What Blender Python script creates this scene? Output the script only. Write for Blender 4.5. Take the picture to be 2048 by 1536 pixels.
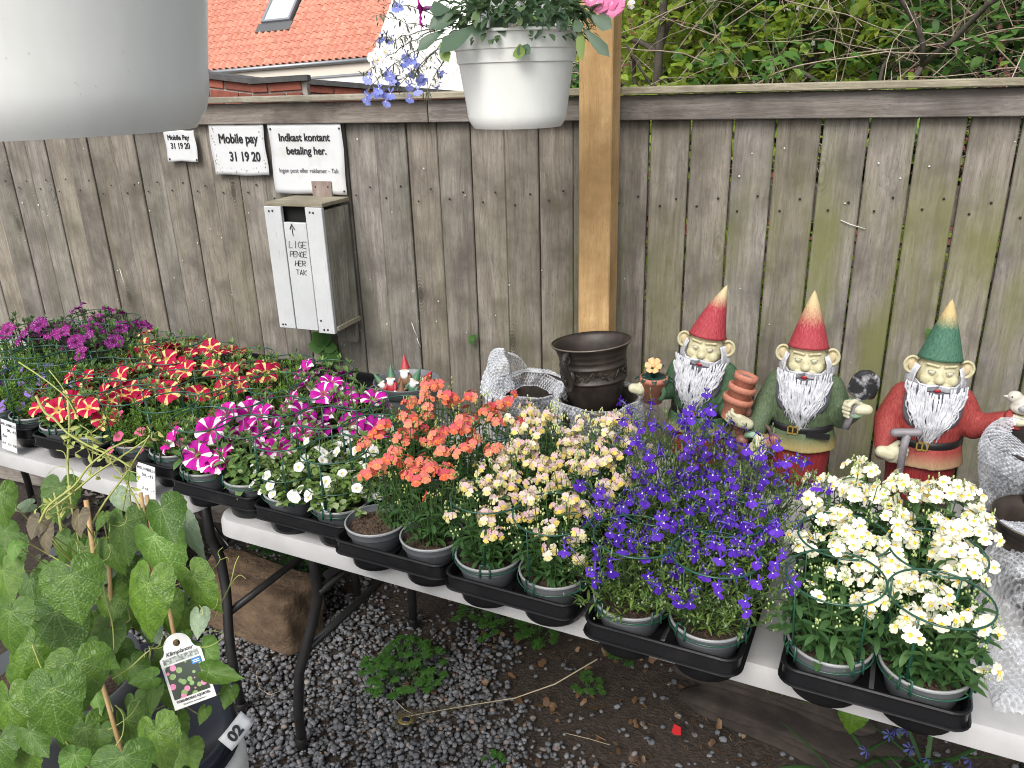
import bpy, math, random
import numpy as np
from mathutils import Vector, Matrix, Euler
random.seed(11); RS = np.random.RandomState(7)
R = math.radians; PI = math.pi
sc = bpy.context.scene; COL = sc.collection
for o in list(bpy.data.objects): bpy.data.objects.remove(o)

# ---------------------------------------------------------------- camera
F, CX, CY, H = 1600.0, 1024.0, 768.0, 1.65
def _ray(x, y):
    v = np.array([x-CX, -(y-CY), -F]); return v/np.linalg.norm(v)
_up = -_ray(1146, 5000); _l = _ray(-3300, 264)
_X = -_l; _X = _X-_up*_X.dot(_up); _X /= np.linalg.norm(_X)
RC = np.array([_X, np.cross(_up, _X), _up])       # world = RC @ camera vector
cam = bpy.data.cameras.new('camera'); camo = bpy.data.objects.new('camera', cam); COL.objects.link(camo)
m3 = Matrix([list(r) for r in RC]); m4 = m3.to_4x4(); m4.translation = (0, 0, H); camo.matrix_world = m4
cam.sensor_width = 36; cam.lens = F/2048*36; cam.clip_start = .02; cam.clip_end = 400
cam.dof.use_dof = False; cam.dof.focus_distance = 1.55; cam.dof.aperture_fstop = 16.0
sc.camera = camo
# ---------------------------------------------------------------- light
SUN_EL, SUN_AZ = 46, 184          # azimuth the light comes from, clockwise from +Y
w = bpy.data.worlds.new('World'); sc.world = w; w.use_nodes = True
nt = w.node_tree; nt.nodes.clear()
sky = nt.nodes.new('ShaderNodeTexSky'); sky.sky_type = 'NISHITA'; sky.sun_disc = False
sky.sun_elevation = R(SUN_EL); sky.sun_rotation = R(SUN_AZ); sky.air_density = 1.0; sky.dust_density = 4.0; sky.ozone_density = .6
hs = nt.nodes.new('ShaderNodeHueSaturation'); hs.inputs['Saturation'].default_value = .35
bg = nt.nodes.new('ShaderNodeBackground'); bg.inputs['Strength'].default_value = .15
wo = nt.nodes.new('ShaderNodeOutputWorld')
nt.links.new(sky.outputs[0], hs.inputs['Color']); nt.links.new(hs.outputs[0], bg.inputs[0]); nt.links.new(bg.outputs[0], wo.inputs[0])
sun = bpy.data.lights.new('sun', 'SUN'); sun.energy = 1.2; sun.angle = R(28); sun.color = (1, .965, .91)
suno = bpy.data.objects.new('sun', sun); COL.objects.link(suno)
_d = Vector((math.sin(R(SUN_AZ))*math.cos(R(SUN_EL)), math.cos(R(SUN_AZ))*math.cos(R(SUN_EL)), math.sin(R(SUN_EL))))
suno.rotation_euler = _d.to_track_quat('Z', 'Y').to_euler()
sc.view_settings.view_transform = 'Standard'; sc.view_settings.look = 'None'
sc.view_settings.exposure = 0.69; sc.view_settings.gamma = 1
sc.render.engine = 'CYCLES'; sc.cycles.max_bounces = 8; sc.cycles.transparent_max_bounces = 16
sc.cycles.use_denoising = True; sc.cycles.caustics_reflective = False; sc.cycles.caustics_refractive = False
sc.cycles.sample_clamp_indirect = 6; sc.cycles.filter_width = 1.05

# points of the place, worked out from the photograph at their real distance
def pz(x, y, z):
    d = RC@_ray(x, y); t = (z-H)/d[2]; return Vector((d[0]*t, d[1]*t, z))
def py(x, y, Y):
    d = RC@_ray(x, y); t = Y/d[1]; return Vector((d[0]*t, Y, H+d[2]*t))
def pd(x, y, dist):
    c = RC@(np.array([(x-CX)/F, -(y-CY)/F, -1.0])*dist); return Vector((c[0], c[1], c[2]+H))

# ---------------------------------------------------------------- helpers
def U(a, b): return random.uniform(a, b)
def tag(o, label=None, cat=None, group=None, kind=None):
    if label: o['label'] = label
    if cat: o['category'] = cat
    if group: o['group'] = group
    if kind: o['kind'] = kind
    return o
def empty(name, loc=(0, 0, 0), rz=0, label=None, cat=None, group=None, parent=None):
    o = bpy.data.objects.new(name, None); COL.objects.link(o); o.location = loc; o.rotation_euler = (0, 0, rz)
    o.empty_display_size = .05
    if parent: o.parent = parent
    return tag(o, label, cat, group)
def link(name, me, parent=None, mats=None):
    o = bpy.data.objects.new(name, me); COL.objects.link(o)
    if parent: o.parent = parent
    if mats is not None:
        me.materials.clear()
        for m in (mats if isinstance(mats, (list, tuple)) else [mats]): me.materials.append(m)
    return o
class MB:
    def __init__(s, sharp=0): s.v = []; s.f = []; s.m = []; s.uv = []; s.sharp = sharp
    def add(s, vs, fs, mi=0, uv=None):
        b = len(s.v); s.v.extend([tuple(p) for p in vs]); s.f.extend([tuple(i+b for i in f) for f in fs])
        s.m.extend([mi]*len(fs))
        s.uv.extend(uv if uv is not None else [(0, 0)]*len(vs)); return s
    def mesh(s, name, smooth=True):
        me = bpy.data.meshes.new(name); me.from_pydata(s.v, [], s.f)
        me.polygons.foreach_set('material_index', s.m)
        me.polygons.foreach_set('use_smooth', [smooth]*len(s.f))
        if any(u != (0, 0) for u in s.uv[:400]):
            l = me.uv_layers.new(name='UVMap'); idx = np.empty(len(me.loops), dtype=np.int32)
            me.loops.foreach_get('vertex_index', idx); l.data.foreach_set('uv', np.array(s.uv, dtype=np.float32)[idx].ravel())
        me.update()
        if smooth and s.sharp: me.set_sharp_from_angle(angle=R(s.sharp))
        return me
    def build(s, name, mats, parent=None, smooth=True): return link(name, s.mesh(name, smooth), parent, mats)
    def box(s, c, sz, rot=None, bev=0, mi=0):
        x, y, z = sz[0]/2, sz[1]/2, sz[2]/2
        if bev <= 0:
            vs = [(-x,-y,-z),(x,-y,-z),(x,y,-z),(-x,y,-z),(-x,-y,z),(x,-y,z),(x,y,z),(-x,y,z)]
            fs = [(0,3,2,1),(4,5,6,7),(0,1,5,4),(1,2,6,5),(2,3,7,6),(3,0,4,7)]
        else:
            b = bev; vs = []; 
            for sx in (-1, 1):
                for sy in (-1, 1):
                    for sz_ in (-1, 1):
                        vs += [(sx*x, sy*(y-b), sz_*(z-b)), (sx*(x-b), sy*y, sz_*(z-b)), (sx*(x-b), sy*(y-b), sz_*z)]
            def i(a, c_, d, k): return ((a*2+c_)*2+d)*3+k
            fs = []
            for a in (0, 1):
                q = [i(a,0,0,0), i(a,1,0,0), i(a,1,1,0), i(a,0,1,0)]; fs.append(tuple(q if a else q[::-1]))
                q = [i(0,a,0,1), i(1,a,0,1), i(1,a,1,1), i(0,a,1,1)]; fs.append(tuple(q[::-1] if a else q))
                q = [i(0,0,a,2), i(1,0,a,2), i(1,1,a,2), i(0,1,a,2)]; fs.append(tuple(q if a else q[::-1]))
            for a in (0, 1):
                for b_ in (0, 1):
                    fs.append((i(a,b_,0,0), i(a,b_,1,0), i(a,b_,1,1), i(a,b_,0,1)))
                    fs.append((i(a,0,b_,0), i(a,1,b_,0), i(a,1,b_,2), i(a,0,b_,2)))
                    fs.append((i(0,a,b_,1), i(1,a,b_,1), i(1,a,b_,2), i(0,a,b_,2)))
            for a in (0, 1):
                for b_ in (0, 1):
                    for d in (0, 1): fs.append((i(a,b_,d,0), i(a,b_,d,1), i(a,b_,d,2)))
        M = Matrix.Translation(c) @ (rot.to_4x4() if rot is not None else Matrix())
        return s.add([M @ Vector(v) for v in vs], fs, mi)
    def tube(s, pts, r, seg=6, mi=0, cap=True, flat=1.0):
        pts = [Vector(p) for p in pts]; n = len(pts)
        rr = r if isinstance(r, (list, tuple)) else [r]*n
        vs = []; prev = None
        for k in range(n):
            t = (pts[min(k+1, n-1)]-pts[max(k-1, 0)])
            if t.length < 1e-9: t = Vector((0, 0, 1))
            t.normalize()
            if prev is None:
                a = Vector((0, 0, 1)) if abs(t.z) < .9 else Vector((1, 0, 0)); u = t.cross(a).normalized()
            else:
                u = (prev-t*prev.dot(t)); u = u.normalized() if u.length > 1e-6 else t.orthogonal().normalized()
            prev = u; v_ = t.cross(u)
            for j in range(seg):
                an = 2*PI*j/seg; vs.append(pts[k]+(u*math.cos(an)+v_*math.sin(an)*flat)*rr[k])
        fs = [(k*seg+j, k*seg+(j+1) % seg, (k+1)*seg+(j+1) % seg, (k+1)*seg+j) for k in range(n-1) for j in range(seg)]
        if cap: fs += [tuple(range(seg))[::-1], tuple((n-1)*seg+j for j in range(seg))]
        return s.add(vs, fs, mi)
    def lathe(s, prof, seg=32, c=(0, 0, 0), sx=1, sy=1, mi=0, closed=False, M=None, wob=None):
        vs = []; n = len(prof)
        for (r, z) in prof:
            for j in range(seg):
                a = 2*PI*j/seg; q = wob(a, r, z) if wob else 1
                vs.append(Vector((c[0]+r*q*sx*math.cos(a), c[1]+r*q*sy*math.sin(a), c[2]+z)))
        if M is not None: vs = [M @ v for v in vs]
        fs = [(k*seg+j, k*seg+(j+1) % seg, (k+1)*seg+(j+1) % seg, (k+1)*seg+j) for k in range(n-1) for j in range(seg)]
        if closed: fs += [tuple(range(seg))[::-1], tuple((n-1)*seg+j for j in range(seg))]
        return s.add(vs, fs, mi)
    def ell(s, c, rad, rot=None, seg=14, rings=9, mi=0):
        rad = rad if isinstance(rad, (list, tuple)) else (rad,)*3
        Rm = rot.to_matrix() if isinstance(rot, Euler) else (rot or Matrix.Identity(3))
        c = Vector(c); vs = [c+Rm @ Vector((0, 0, -rad[2]))]
        for i in range(1, rings):
            p = PI*i/rings-PI/2
            for j in range(seg):
                a = 2*PI*j/seg
                vs.append(c+Rm @ Vector((rad[0]*math.cos(p)*math.cos(a), rad[1]*math.cos(p)*math.sin(a), rad[2]*math.sin(p))))
        vs.append(c+Rm @ Vector((0, 0, rad[2]))); N = len(vs)-1
        fs = [(0, 1+(j+1) % seg, 1+j) for j in range(seg)]
        for i in range(rings-2):
            for j in range(seg): fs.append((1+i*seg+j, 1+i*seg+(j+1) % seg, 1+(i+1)*seg+(j+1) % seg, 1+(i+1)*seg+j))
        fs += [(N, 1+(rings-2)*seg+j, 1+(rings-2)*seg+(j+1) % seg) for j in range(seg)]
        return s.add(vs, fs, mi)
    def caps(s, a, b, ra, rb, seg=10, mi=0):   # capsule
        a, b = Vector(a), Vector(b); t = (b-a).normalized(); pts = []; rr = []
        for q in (-1, -.8, -.4): pts.append(a+t*ra*q); rr.append(ra*math.sqrt(max(.002, 1-q*q)))
        for q in (0, .33, .66, 1): pts.append(a.lerp(b, q)); rr.append(ra+(rb-ra)*q)
        for q in (.4, .8, 1): pts.append(b+t*rb*q); rr.append(rb*math.sqrt(max(.002, 1-q*q)))
        return s.tube(pts, rr, seg, mi)
    def rrect(s, w_, d, rad, levels, seg=5, mi=0, capb=True, capt=True):
        """loft of rounded rectangles; levels = [(inset, z)...]; centre at origin"""
        vs = []; n = 4*(seg+1)
        for ins, z in levels:
            rr = max(rad-ins, .001); hx, hy = w_/2-ins, d/2-ins
            for q, (sx, sy) in enumerate(((1, 1), (-1, 1), (-1, -1), (1, -1))):
                for k in range(seg+1):
                    a = PI/2*(q+k/seg); vs.append((sx*(hx-rr)+rr*math.cos(a), sy*(hy-rr)+rr*math.sin(a), z))
        L = len(levels)
        fs = [(k*n+j, k*n+(j+1) % n, (k+1)*n+(j+1) % n, (k+1)*n+j) for k in range(L-1) for j in range(n)]
        if capb: fs.append(tuple(range(n))[::-1])
        if capt: fs.append(tuple((L-1)*n+j for j in range(n)))
        return s.add(vs, fs, mi)
    def xf(s, M, start=0):
        s.v[start:] = [tuple(M @ Vector(v)) for v in s.v[start:]]; return s
def basis(n, up=(0, 0, 1)):
    n = Vector(n).normalized(); u = Vector(up); u = u-n*u.dot(n)
    if u.length < 1e-4: u = n.orthogonal()
    u.normalize(); x = u.cross(n); return Matrix((x, u, n)).transposed()
def place(o, loc, n, up=(0, 0, 1), s=1.0, spin=0.0):
    B = basis(n, up) @ Matrix.Rotation(spin, 3, 'Z'); M = B.to_4x4(); M.translation = loc
    o.matrix_local = M @ Matrix.Diagonal((s, s, s, 1)); return o

# ---------------------------------------------------------------- materials
class NT:
    def __init__(s, name):
        s.m = bpy.data.materials.new(name); s.m.use_nodes = True; s.t = s.m.node_tree; s.t.nodes.clear()
        s.o = s.n('ShaderNodeOutputMaterial'); s.b = s.n('ShaderNodeBsdfPrincipled'); s.l(s.b.outputs[0], s.o.inputs[0])
    def n(s, t, **k):
        x = s.t.nodes.new(t)
        for a, b in k.items(): setattr(x, a, b)
        return x
    def l(s, a, b): s.t.links.new(a, b)
    def put(s, i, v):
        if hasattr(v, 'is_output') or isinstance(v, bpy.types.NodeSocket): s.l(v, i)
        else: i.default_value = v
    def math(s, op, a, b=0.0, clamp=False):
        x = s.n('ShaderNodeMath', operation=op, use_clamp=clamp); s.put(x.inputs[0], a); s.put(x.inputs[1], b); return x.outputs[0]
    def mix(s, fac, a, b, blend='MIX'):
        x = s.n('ShaderNodeMix', data_type='RGBA', blend_type=blend); s.put(x.inputs[0], fac)
        for i, c in ((6, a), (7, b)): s.put(x.inputs[i], (*c, 1) if isinstance(c, (tuple, list)) and len(c) == 3 else c)
        return x.outputs[2]
    def ramp(s, fac, lo, hi):
        x = s.n('ShaderNodeMapRange'); s.put(x.inputs[0], fac); x.inputs[1].default_value = lo; x.inputs[2].default_value = hi; return x.outputs[0]
    def coord(s, kind='Object', scale=(1, 1, 1), rnd=0):
        tc = s.n('ShaderNodeTexCoord'); mp = s.n('ShaderNodeMapping'); mp.inputs['Scale'].default_value = scale
        src = tc.outputs[kind]
        if rnd:
            oi = s.n('ShaderNodeObjectInfo'); va = s.n('ShaderNodeVectorMath', operation='ADD'); s.l(src, va.inputs[0])
            k = s.math('MULTIPLY', oi.outputs['Random'], rnd); s.l(k, va.inputs[1]); src = va.outputs[0]
        s.l(src, mp.inputs[0]); return mp.outputs[0]
    def noise(s, vec, scale=5, detail=4, rough=.55, dist=0):
        x = s.n('ShaderNodeTexNoise'); s.l(vec, x.inputs['Vector']); x.inputs['Scale'].default_value = scale
        x.inputs['Detail'].default_value = detail; x.inputs['Roughness'].default_value = rough; x.inputs['Distortion'].default_value = dist; return x.outputs[0]
    def vor(s, vec, scale=5, feature='F1', out='Distance'):
        x = s.n('ShaderNodeTexVoronoi', feature=feature); s.l(vec, x.inputs['Vector']); x.inputs['Scale'].default_value = scale; return x.outputs[out]
    def bump(s, h, strength=.3, dist=.01, prev=None):
        x = s.n('ShaderNodeBump'); x.inputs['Strength'].default_value = strength; x.inputs['Distance'].default_value = dist
        s.l(h, x.inputs['Height'])
        if prev: s.l(prev, x.inputs['Normal'])
        s.l(x.outputs[0], s.b.inputs['Normal']); return x.outputs[0]
    def set(s, **k):
        for a, v in k.items():
            i = s.b.inputs[{'base': 'Base Color', 'rough': 'Roughness', 'metal': 'Metallic', 'spec': 'Specular IOR Level', 'trans': 'Transmission Weight', 'alpha': 'Alpha', 'sss': 'Subsurface Weight', 'coat': 'Coat Weight', 'ior': 'IOR'}[a]]
            s.put(i, (*v, 1) if isinstance(v, tuple) and len(v) == 3 else v)
        return s
def simple(name, col, rough=.6, col2=None, sc_=20, bump=0, bsc=None, var=.0, detail=5, dist=.004, lo=.35, hi=.7, **k):
    t = NT(name); v = t.coord('Object', rnd=17)
    c = col
    if col2: c = t.mix(t.ramp(t.noise(v, sc_, detail), lo, hi), col, col2)
    if var:
        oi = t.n('ShaderNodeObjectInfo'); h = t.n('ShaderNodeHueSaturation')
        t.put(h.inputs['Color'], (*c, 1) if isinstance(c, tuple) else c)
        t.l(t.math('ADD', t.math('MULTIPLY', oi.outputs['Random'], 2*var), 1-var), h.inputs['Value']); c = h.outputs[0]
    t.set(base=c, rough=rough, **k)
    if bump: t.bump(t.noise(v, bsc or sc_*3, 6), bump, dist)
    return t.m
def leafmat(name, c1, c2, c3=None, rough=.5, transl=.3, perobj=False):
    """leaf green varying leaf by leaf"""
    t = NT(name); g = t.n('ShaderNodeNewGeometry'); oi = t.n('ShaderNodeObjectInfo')
    r = oi.outputs['Random'] if perobj else g.outputs['Random Per Island']
    c = t.mix(r, c1, c2)
    if c3: c = t.mix(t.math('GREATER_THAN', t.math('FRACT', t.math('MULTIPLY', r, 7.31)), .86), c, c3)
    v = t.coord('Object'); c = t.mix(t.math('MULTIPLY', t.noise(v, 60, 3), .35), c, tuple(x*.55 for x in c1))
    t.set(base=c, rough=rough, spec=.35)
    tr = t.n('ShaderNodeBsdfTranslucent'); mx = t.n('ShaderNodeMixShader'); mx.inputs[0].default_value = transl
    cc = t.mix(.45, c, tuple(min(1, x*1.9) for x in c2)); t.l(cc, tr.inputs[0])
    t.l(t.b.outputs[0], mx.inputs[1]); t.l(tr.outputs[0], mx.inputs[2]); t.l(mx.outputs[0], t.o.inputs[0])
    t.bump(t.noise(v, 90, 2), .25, .002); return t.m
def petalmat(name, c1, c2=None, rough=.55, var=.12, transl=.25, uvgrad=None):
    t = NT(name); oi = t.n('ShaderNodeObjectInfo'); c = t.mix(oi.outputs['Random'], c1, c2 or c1)
    if uvgrad:
        uv = t.n('ShaderNodeUVMap'); sp = t.n('ShaderNodeSeparateXYZ'); t.l(uv.outputs[0], sp.inputs[0])
        c = t.mix(t.ramp(sp.outputs[1], uvgrad[1], uvgrad[2]), uvgrad[0], c)
    t.set(base=c, rough=rough, spec=.25)
    tr = t.n('ShaderNodeBsdfTranslucent'); mx = t.n('ShaderNodeMixShader'); mx.inputs[0].default_value = transl
    t.put(tr.inputs[0], c); t.l(t.b.outputs[0], mx.inputs[1]); t.l(tr.outputs[0], mx.inputs[2]); t.l(mx.outputs[0], t.o.inputs[0])
    return t.m
def starmat(name, base, stripe, throat, w0=.13, w1=.26, speck=None, var=None):
    """petunia bloom printed with a stripe down every lobe; uv = (lobe coordinate, radius)"""
    t = NT(name); uv = t.n('ShaderNodeUVMap'); sp = t.n('ShaderNodeSeparateXYZ'); t.l(uv.outputs[0], sp.inputs[0])
    u, v = sp.outputs[0], sp.outputs[1]
    oi = t.n('ShaderNodeObjectInfo'); cv = t.coord('Object', rnd=9)
    b = t.mix(oi.outputs['Random'], base, var or base)
    nz = t.math('MULTIPLY', t.math('SUBTRACT', t.noise(cv, 90, 3), .5), .22)
    if stripe:
        wv = t.math('ADD', t.math('MULTIPLY', v, w1-w0), w0)
        wv = t.math('ADD', wv, nz)
        mask = t.math('LESS_THAN', t.math('ABSOLUTE', u), wv)
        fl = t.math('LESS_THAN', v, 3.0)
        b = t.mix(t.math('MULTIPLY', mask, fl), b, stripe)
    if speck:
        vd = t.vor(cv, 330); b = t.mix(t.math('LESS_THAN', vd, t.math('ADD', .20, nz)), b, speck)
    b = t.mix(t.ramp(v, .30, .14), b, throat)
    # fine veins
    vn = t.math('MULTIPLY', t.math('LESS_THAN', t.math('ABSOLUTE', t.math('SUBTRACT', t.math('FRACT', t.math('MULTIPLY', u, 9.0)), .5)), .10), .25)
    b = t.mix(vn, b, tuple(x*.6 for x in base))
    t.set(base=b, rough=.6, spec=.2)
    tr = t.n('ShaderNodeBsdfTranslucent'); mx = t.n('ShaderNodeMixShader'); mx.inputs[0].default_value = .25
    t.l(b, tr.inputs[0]); t.l(t.b.outputs[0], mx.inputs[1]); t.l(tr.outputs[0], mx.inputs[2]); t.l(mx.outputs[0], t.o.inputs[0])
    return t.m
def woodmat(name, c1, c2, green=0.0, axis='Z', gx=None, rough=.85, knots=True, bump=.5, tint=.18, paint=None):
    t = NT(name)
    st = {'Z': (1, 1, .05), 'X': (.05, 1, 1)}[axis]; kt = {'Z': (1, 0, .42), 'X': (.42, 0, 1)}[axis]
    v = t.coord('Object', st, rnd=31); vk = t.coord('Object', kt, rnd=31); vw = t.coord('Object', (1, 1, 1), rnd=31)
    warp = t.noise(t.coord('Object', {'Z': (1, 1, .25), 'X': (.25, 1, 1)}[axis], rnd=31), 14, 3)
    va = t.n('ShaderNodeVectorMath', operation='ADD'); t.l(v, va.inputs[0]); sw = t.math('MULTIPLY', warp, .045); t.l(sw, va.inputs[1])
    g1 = t.noise(va.outputs[0], 170, 4, .65); g2 = t.noise(va.outputs[0], 45, 3, .6)
    g = t.math('ADD', t.math('MULTIPLY', g1, .5), t.math('MULTIPLY', g2, .5))
    oi = t.n('ShaderNodeObjectInfo')
    c = t.mix(t.ramp(g, .36, .64), tuple(x*.98 for x in c1), tuple(x*1.0 for x in c2)); fine = t.noise(va.outputs[0], 520, 3, .7); c = t.mix(t.math('MULTIPLY', t.ramp(fine, .57, .70), .75), c, tuple(x*.45 for x in c1))
    c = t.mix(t.ramp(t.noise(vw, 9, 4), .42, .75), c, tuple(x*.72 for x in c1))
    hv = t.n('ShaderNodeHueSaturation'); t.l(c, hv.inputs['Color'])
    t.l(t.math('ADD', t.math('MULTIPLY', oi.outputs['Random'], 2*tint), 1-tint), hv.inputs['Value'])
    t.l(t.math('ADD', t.math('MULTIPLY', t.math('FRACT', t.math('MULTIPLY', oi.outputs['Random'], 5.7)), .5), .75), hv.inputs['Saturation'])
    c = hv.outputs[0]; h = g1
    if knots:
        kd = t.math('ADD', t.vor(vk, 6.2, 'F1'), t.math('MULTIPLY', t.math('SUBTRACT', t.noise(vk, 16, 2), .5), .03)); rings = t.math('SINE', t.math('MULTIPLY', kd, 220.0))
        km = t.ramp(kd, .21, .07); core = t.ramp(kd, .075, .045)
        c = t.mix(t.math('MULTIPLY', km, t.math('ADD', t.math('MULTIPLY', rings, .30), .36)), c, tuple(x*.42 for x in c1))
        c = t.mix(t.math('MULTIPLY', core, .75), c, tuple(x*.35 for x in c1))
        h = t.math('ADD', h, t.math('MULTIPLY', t.math('MULTIPLY', km, rings), .3))
    if green:
        gp = t.n('ShaderNodeNewGeometry'); s3 = t.n('ShaderNodeSeparateXYZ'); t.l(gp.outputs['Position'], s3.inputs[0])
        gm = t.ramp(t.noise(t.coord('Object', (1, 1, .3), rnd=31), 9, 5), .40, .66)
        side = t.math('ADD', t.ramp(s3.outputs[0], -1.0, .25), .16, clamp=True); low = t.ramp(s3.outputs[2], 1.62, 1.25)
        gm = t.math('MULTIPLY', t.math('MULTIPLY', gm, side), t.math('MULTIPLY', low, green), clamp=True)
        c = t.mix(t.math('MULTIPLY', gm, .85), c, (.150, .158, .055))
    if paint:
        pm = t.ramp(t.noise(va.outputs[0], 120, 5, .7), .30, .37)
        c = t.mix(pm, c, t.mix(t.ramp(t.noise(vw, 6, 4), .4, .8), paint, tuple(x*.8 for x in paint)))
    t.set(base=c, rough=rough, spec=.2); t.bump(h, bump, .004); return t.m
# ---------------------------------------------------------------- palette
WOOD = woodmat('weathered_wood', (.142, .127, .110), (.300, .275, .240), green=1.0)
WOODX = woodmat('weathered_wood_rail', (.145, .126, .112), (.30, .272, .245), green=.4, axis='X')
CAPW = woodmat('weathered_cap', (.22, .20, .15), (.40, .365, .285), axis='X', knots=False)
POSTW = woodmat('fresh_post', (.46, .27, .095), (.62, .41, .18), knots=True, rough=.7, bump=.25, tint=0)
BOXSIDE = woodmat('box_side', (.19, .18, .14), (.40, .385, .32), bump=.5)
BOXPAINT = woodmat('box_paint', (.34, .33, .28), (.55, .54, .50), knots=False, bump=.4, tint=.04, paint=(.50, .52, .53))
DARKW = woodmat('dark_wood', (.07, .045, .035), (.12, .085, .065), axis='X')
PAPER = simple('laminated_paper', (.57, .585, .60), .32, (.47, .47, .44), 14, .2, 30, lo=.52, hi=.8, dist=.003)
INK = simple('black_ink', (.015, .015, .018), .6)
INKG = simple('grey_ink', (.08, .08, .09), .6)
NAIL = simple('rusty_nail', (.035, .028, .025), .55, metal=.4)
def potplastic():
    t = NT('white_pot_plastic'); v = t.coord('Object', (1, 1, .35)); n_ = t.noise(v, 14, 5, .6)
    c = t.mix(t.ramp(n_, .45, .75), (.86, .875, .85), (.77, .785, .75)); c = t.mix(t.math('MULTIPLY', t.ramp(t.noise(t.coord('Object'), 240, 4), .68, .74), .5), c, (.42, .40, .34))
    t.set(base=c, rough=.30, spec=.5); tr = t.n('ShaderNodeBsdfTranslucent'); t.put(tr.inputs[0], (.86, .88, .84, 1)); mx = t.n('ShaderNodeMixShader'); mx.inputs[0].default_value = .10
    t.l(t.b.outputs[0], mx.inputs[1]); t.l(tr.outputs[0], mx.inputs[2]); t.l(mx.outputs[0], t.o.inputs[0]); t.bump(n_, .12, .004); return t.m
WPLAST = potplastic()
TABLE = simple('table_plastic', (.40, .40, .40), .5, (.29, .29, .285), 9, .25, 500, lo=.45, hi=.8, dist=.001)
BLACKM = simple('black_painted_steel', (.012, .012, .013), .38, (.02, .019, .018), 30, .1)
BLACKP = simple('black_tray_plastic', (.006, .006, .007), .30, (.018, .017, .016), 12, .12, 40, lo=.55, hi=.8, spec=.3)
GREYP = simple('grey_pot_plastic', (.105, .115, .125), .42, (.145, .15, .16), 10, .05)
RIMP = simple('grey_pot_rim', (.26, .27, .275), .45)
GREENP = simple('green_cage_plastic', (.012, .060, .038), .28, (.02, .085, .055), 30)
SOIL = simple('potting_soil', (.045, .028, .018), .95, (.13, .085, .055), 190, .9, 260, lo=.4, hi=.72, dist=.006)
EARTH = simple('earth', (.030, .022, .017), .97, (.07, .052, .04), 60, .9, 120, dist=.01)
MORTAR = simple('mortar', (.40, .37, .33), .95, (.28, .26, .23), 30, .6)
BRICK = simple('brick', (.27, .085, .055), .9, (.20, .055, .04), 26, .6, var=.3)
BRICKD = simple('dark_brick', (.17, .06, .045), .9, (.11, .04, .03), 26, .6, var=.3)
COPING = simple('coping_slate', (.055, .055, .057), .8, (.09, .088, .085), 20, .4)
TILE = simple('clay_roof_tile', (.49, .185, .12), .6, (.60, .30, .22), 7, .1, var=.10, lo=.4, hi=.75)
RENDERW = simple('white_render', (.74, .74, .72), .85, (.74, .74, .71), 3, .1)
FASCIA = simple('fascia_board', (.66, .60, .52), .7)
ZINC = simple('zinc', (.30, .32, .34), .45, metal=.6)
LEAD = simple('window_lead', (.09, .095, .10), .6)
GLASS = NT('sky_painted_glass'); GLASS.set(base=(.55, .62, .68), rough=.04, spec=1.0, coat=1.0); GLASS = GLASS.m  # pale blue base colour paints the reflected sky into the pane
BARK = simple('bark', (.055, .045, .038), .9, (.10, .085, .07), 40, .8)
TWIG = simple('dry_twig', (.46, .38, .30), .8, (.28, .22, .17), 30, .4)
STRAW = simple('straw', (.38, .32, .22), .7)

# ---------------------------------------------------------------- ground
def ground():
    xs = np.linspace(-1, 1, 61); g = []
    m = MB(); n = 90
    for j in range(n+1):
        for i in range(n+1):
            a, b = i/n*2-1, j/n*2-1
            x = a*3.2+math.copysign(abs(a)**5*60, a); y = 1.4+b*3.0+math.copysign(abs(b)**5*70, b)
            z = -.012+.012*math.sin(x*5.1+y*3)*math.cos(y*4.3) if abs(a) < .6 and abs(b) < .6 else -.012
            g.append((x, y, z))
    fs = [(j*(n+1)+i, j*(n+1)+i+1, (j+1)*(n+1)+i+1, (j+1)*(n+1)+i) for j in range(n) for i in range(n)]
    m.add(g, fs); tag(m.build('ground', EARTH), kind='structure', label='dark bare soil under the tables')
ground()
m = MB(); m.box((0, -1.6, -.004), (9, 4.0, .012)); tag(m.build('bounce_ground', simple('bounce_gravel', (.24, .235, .23), .9, (.15, .15, .155), 180, .6), None, False), kind='structure')  # unseen paler ground, added to bounce light up onto pots and gnomes
def gz(x, y): return .012*math.sin(x*5.1+y*3)*math.cos(y*4.3)
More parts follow.
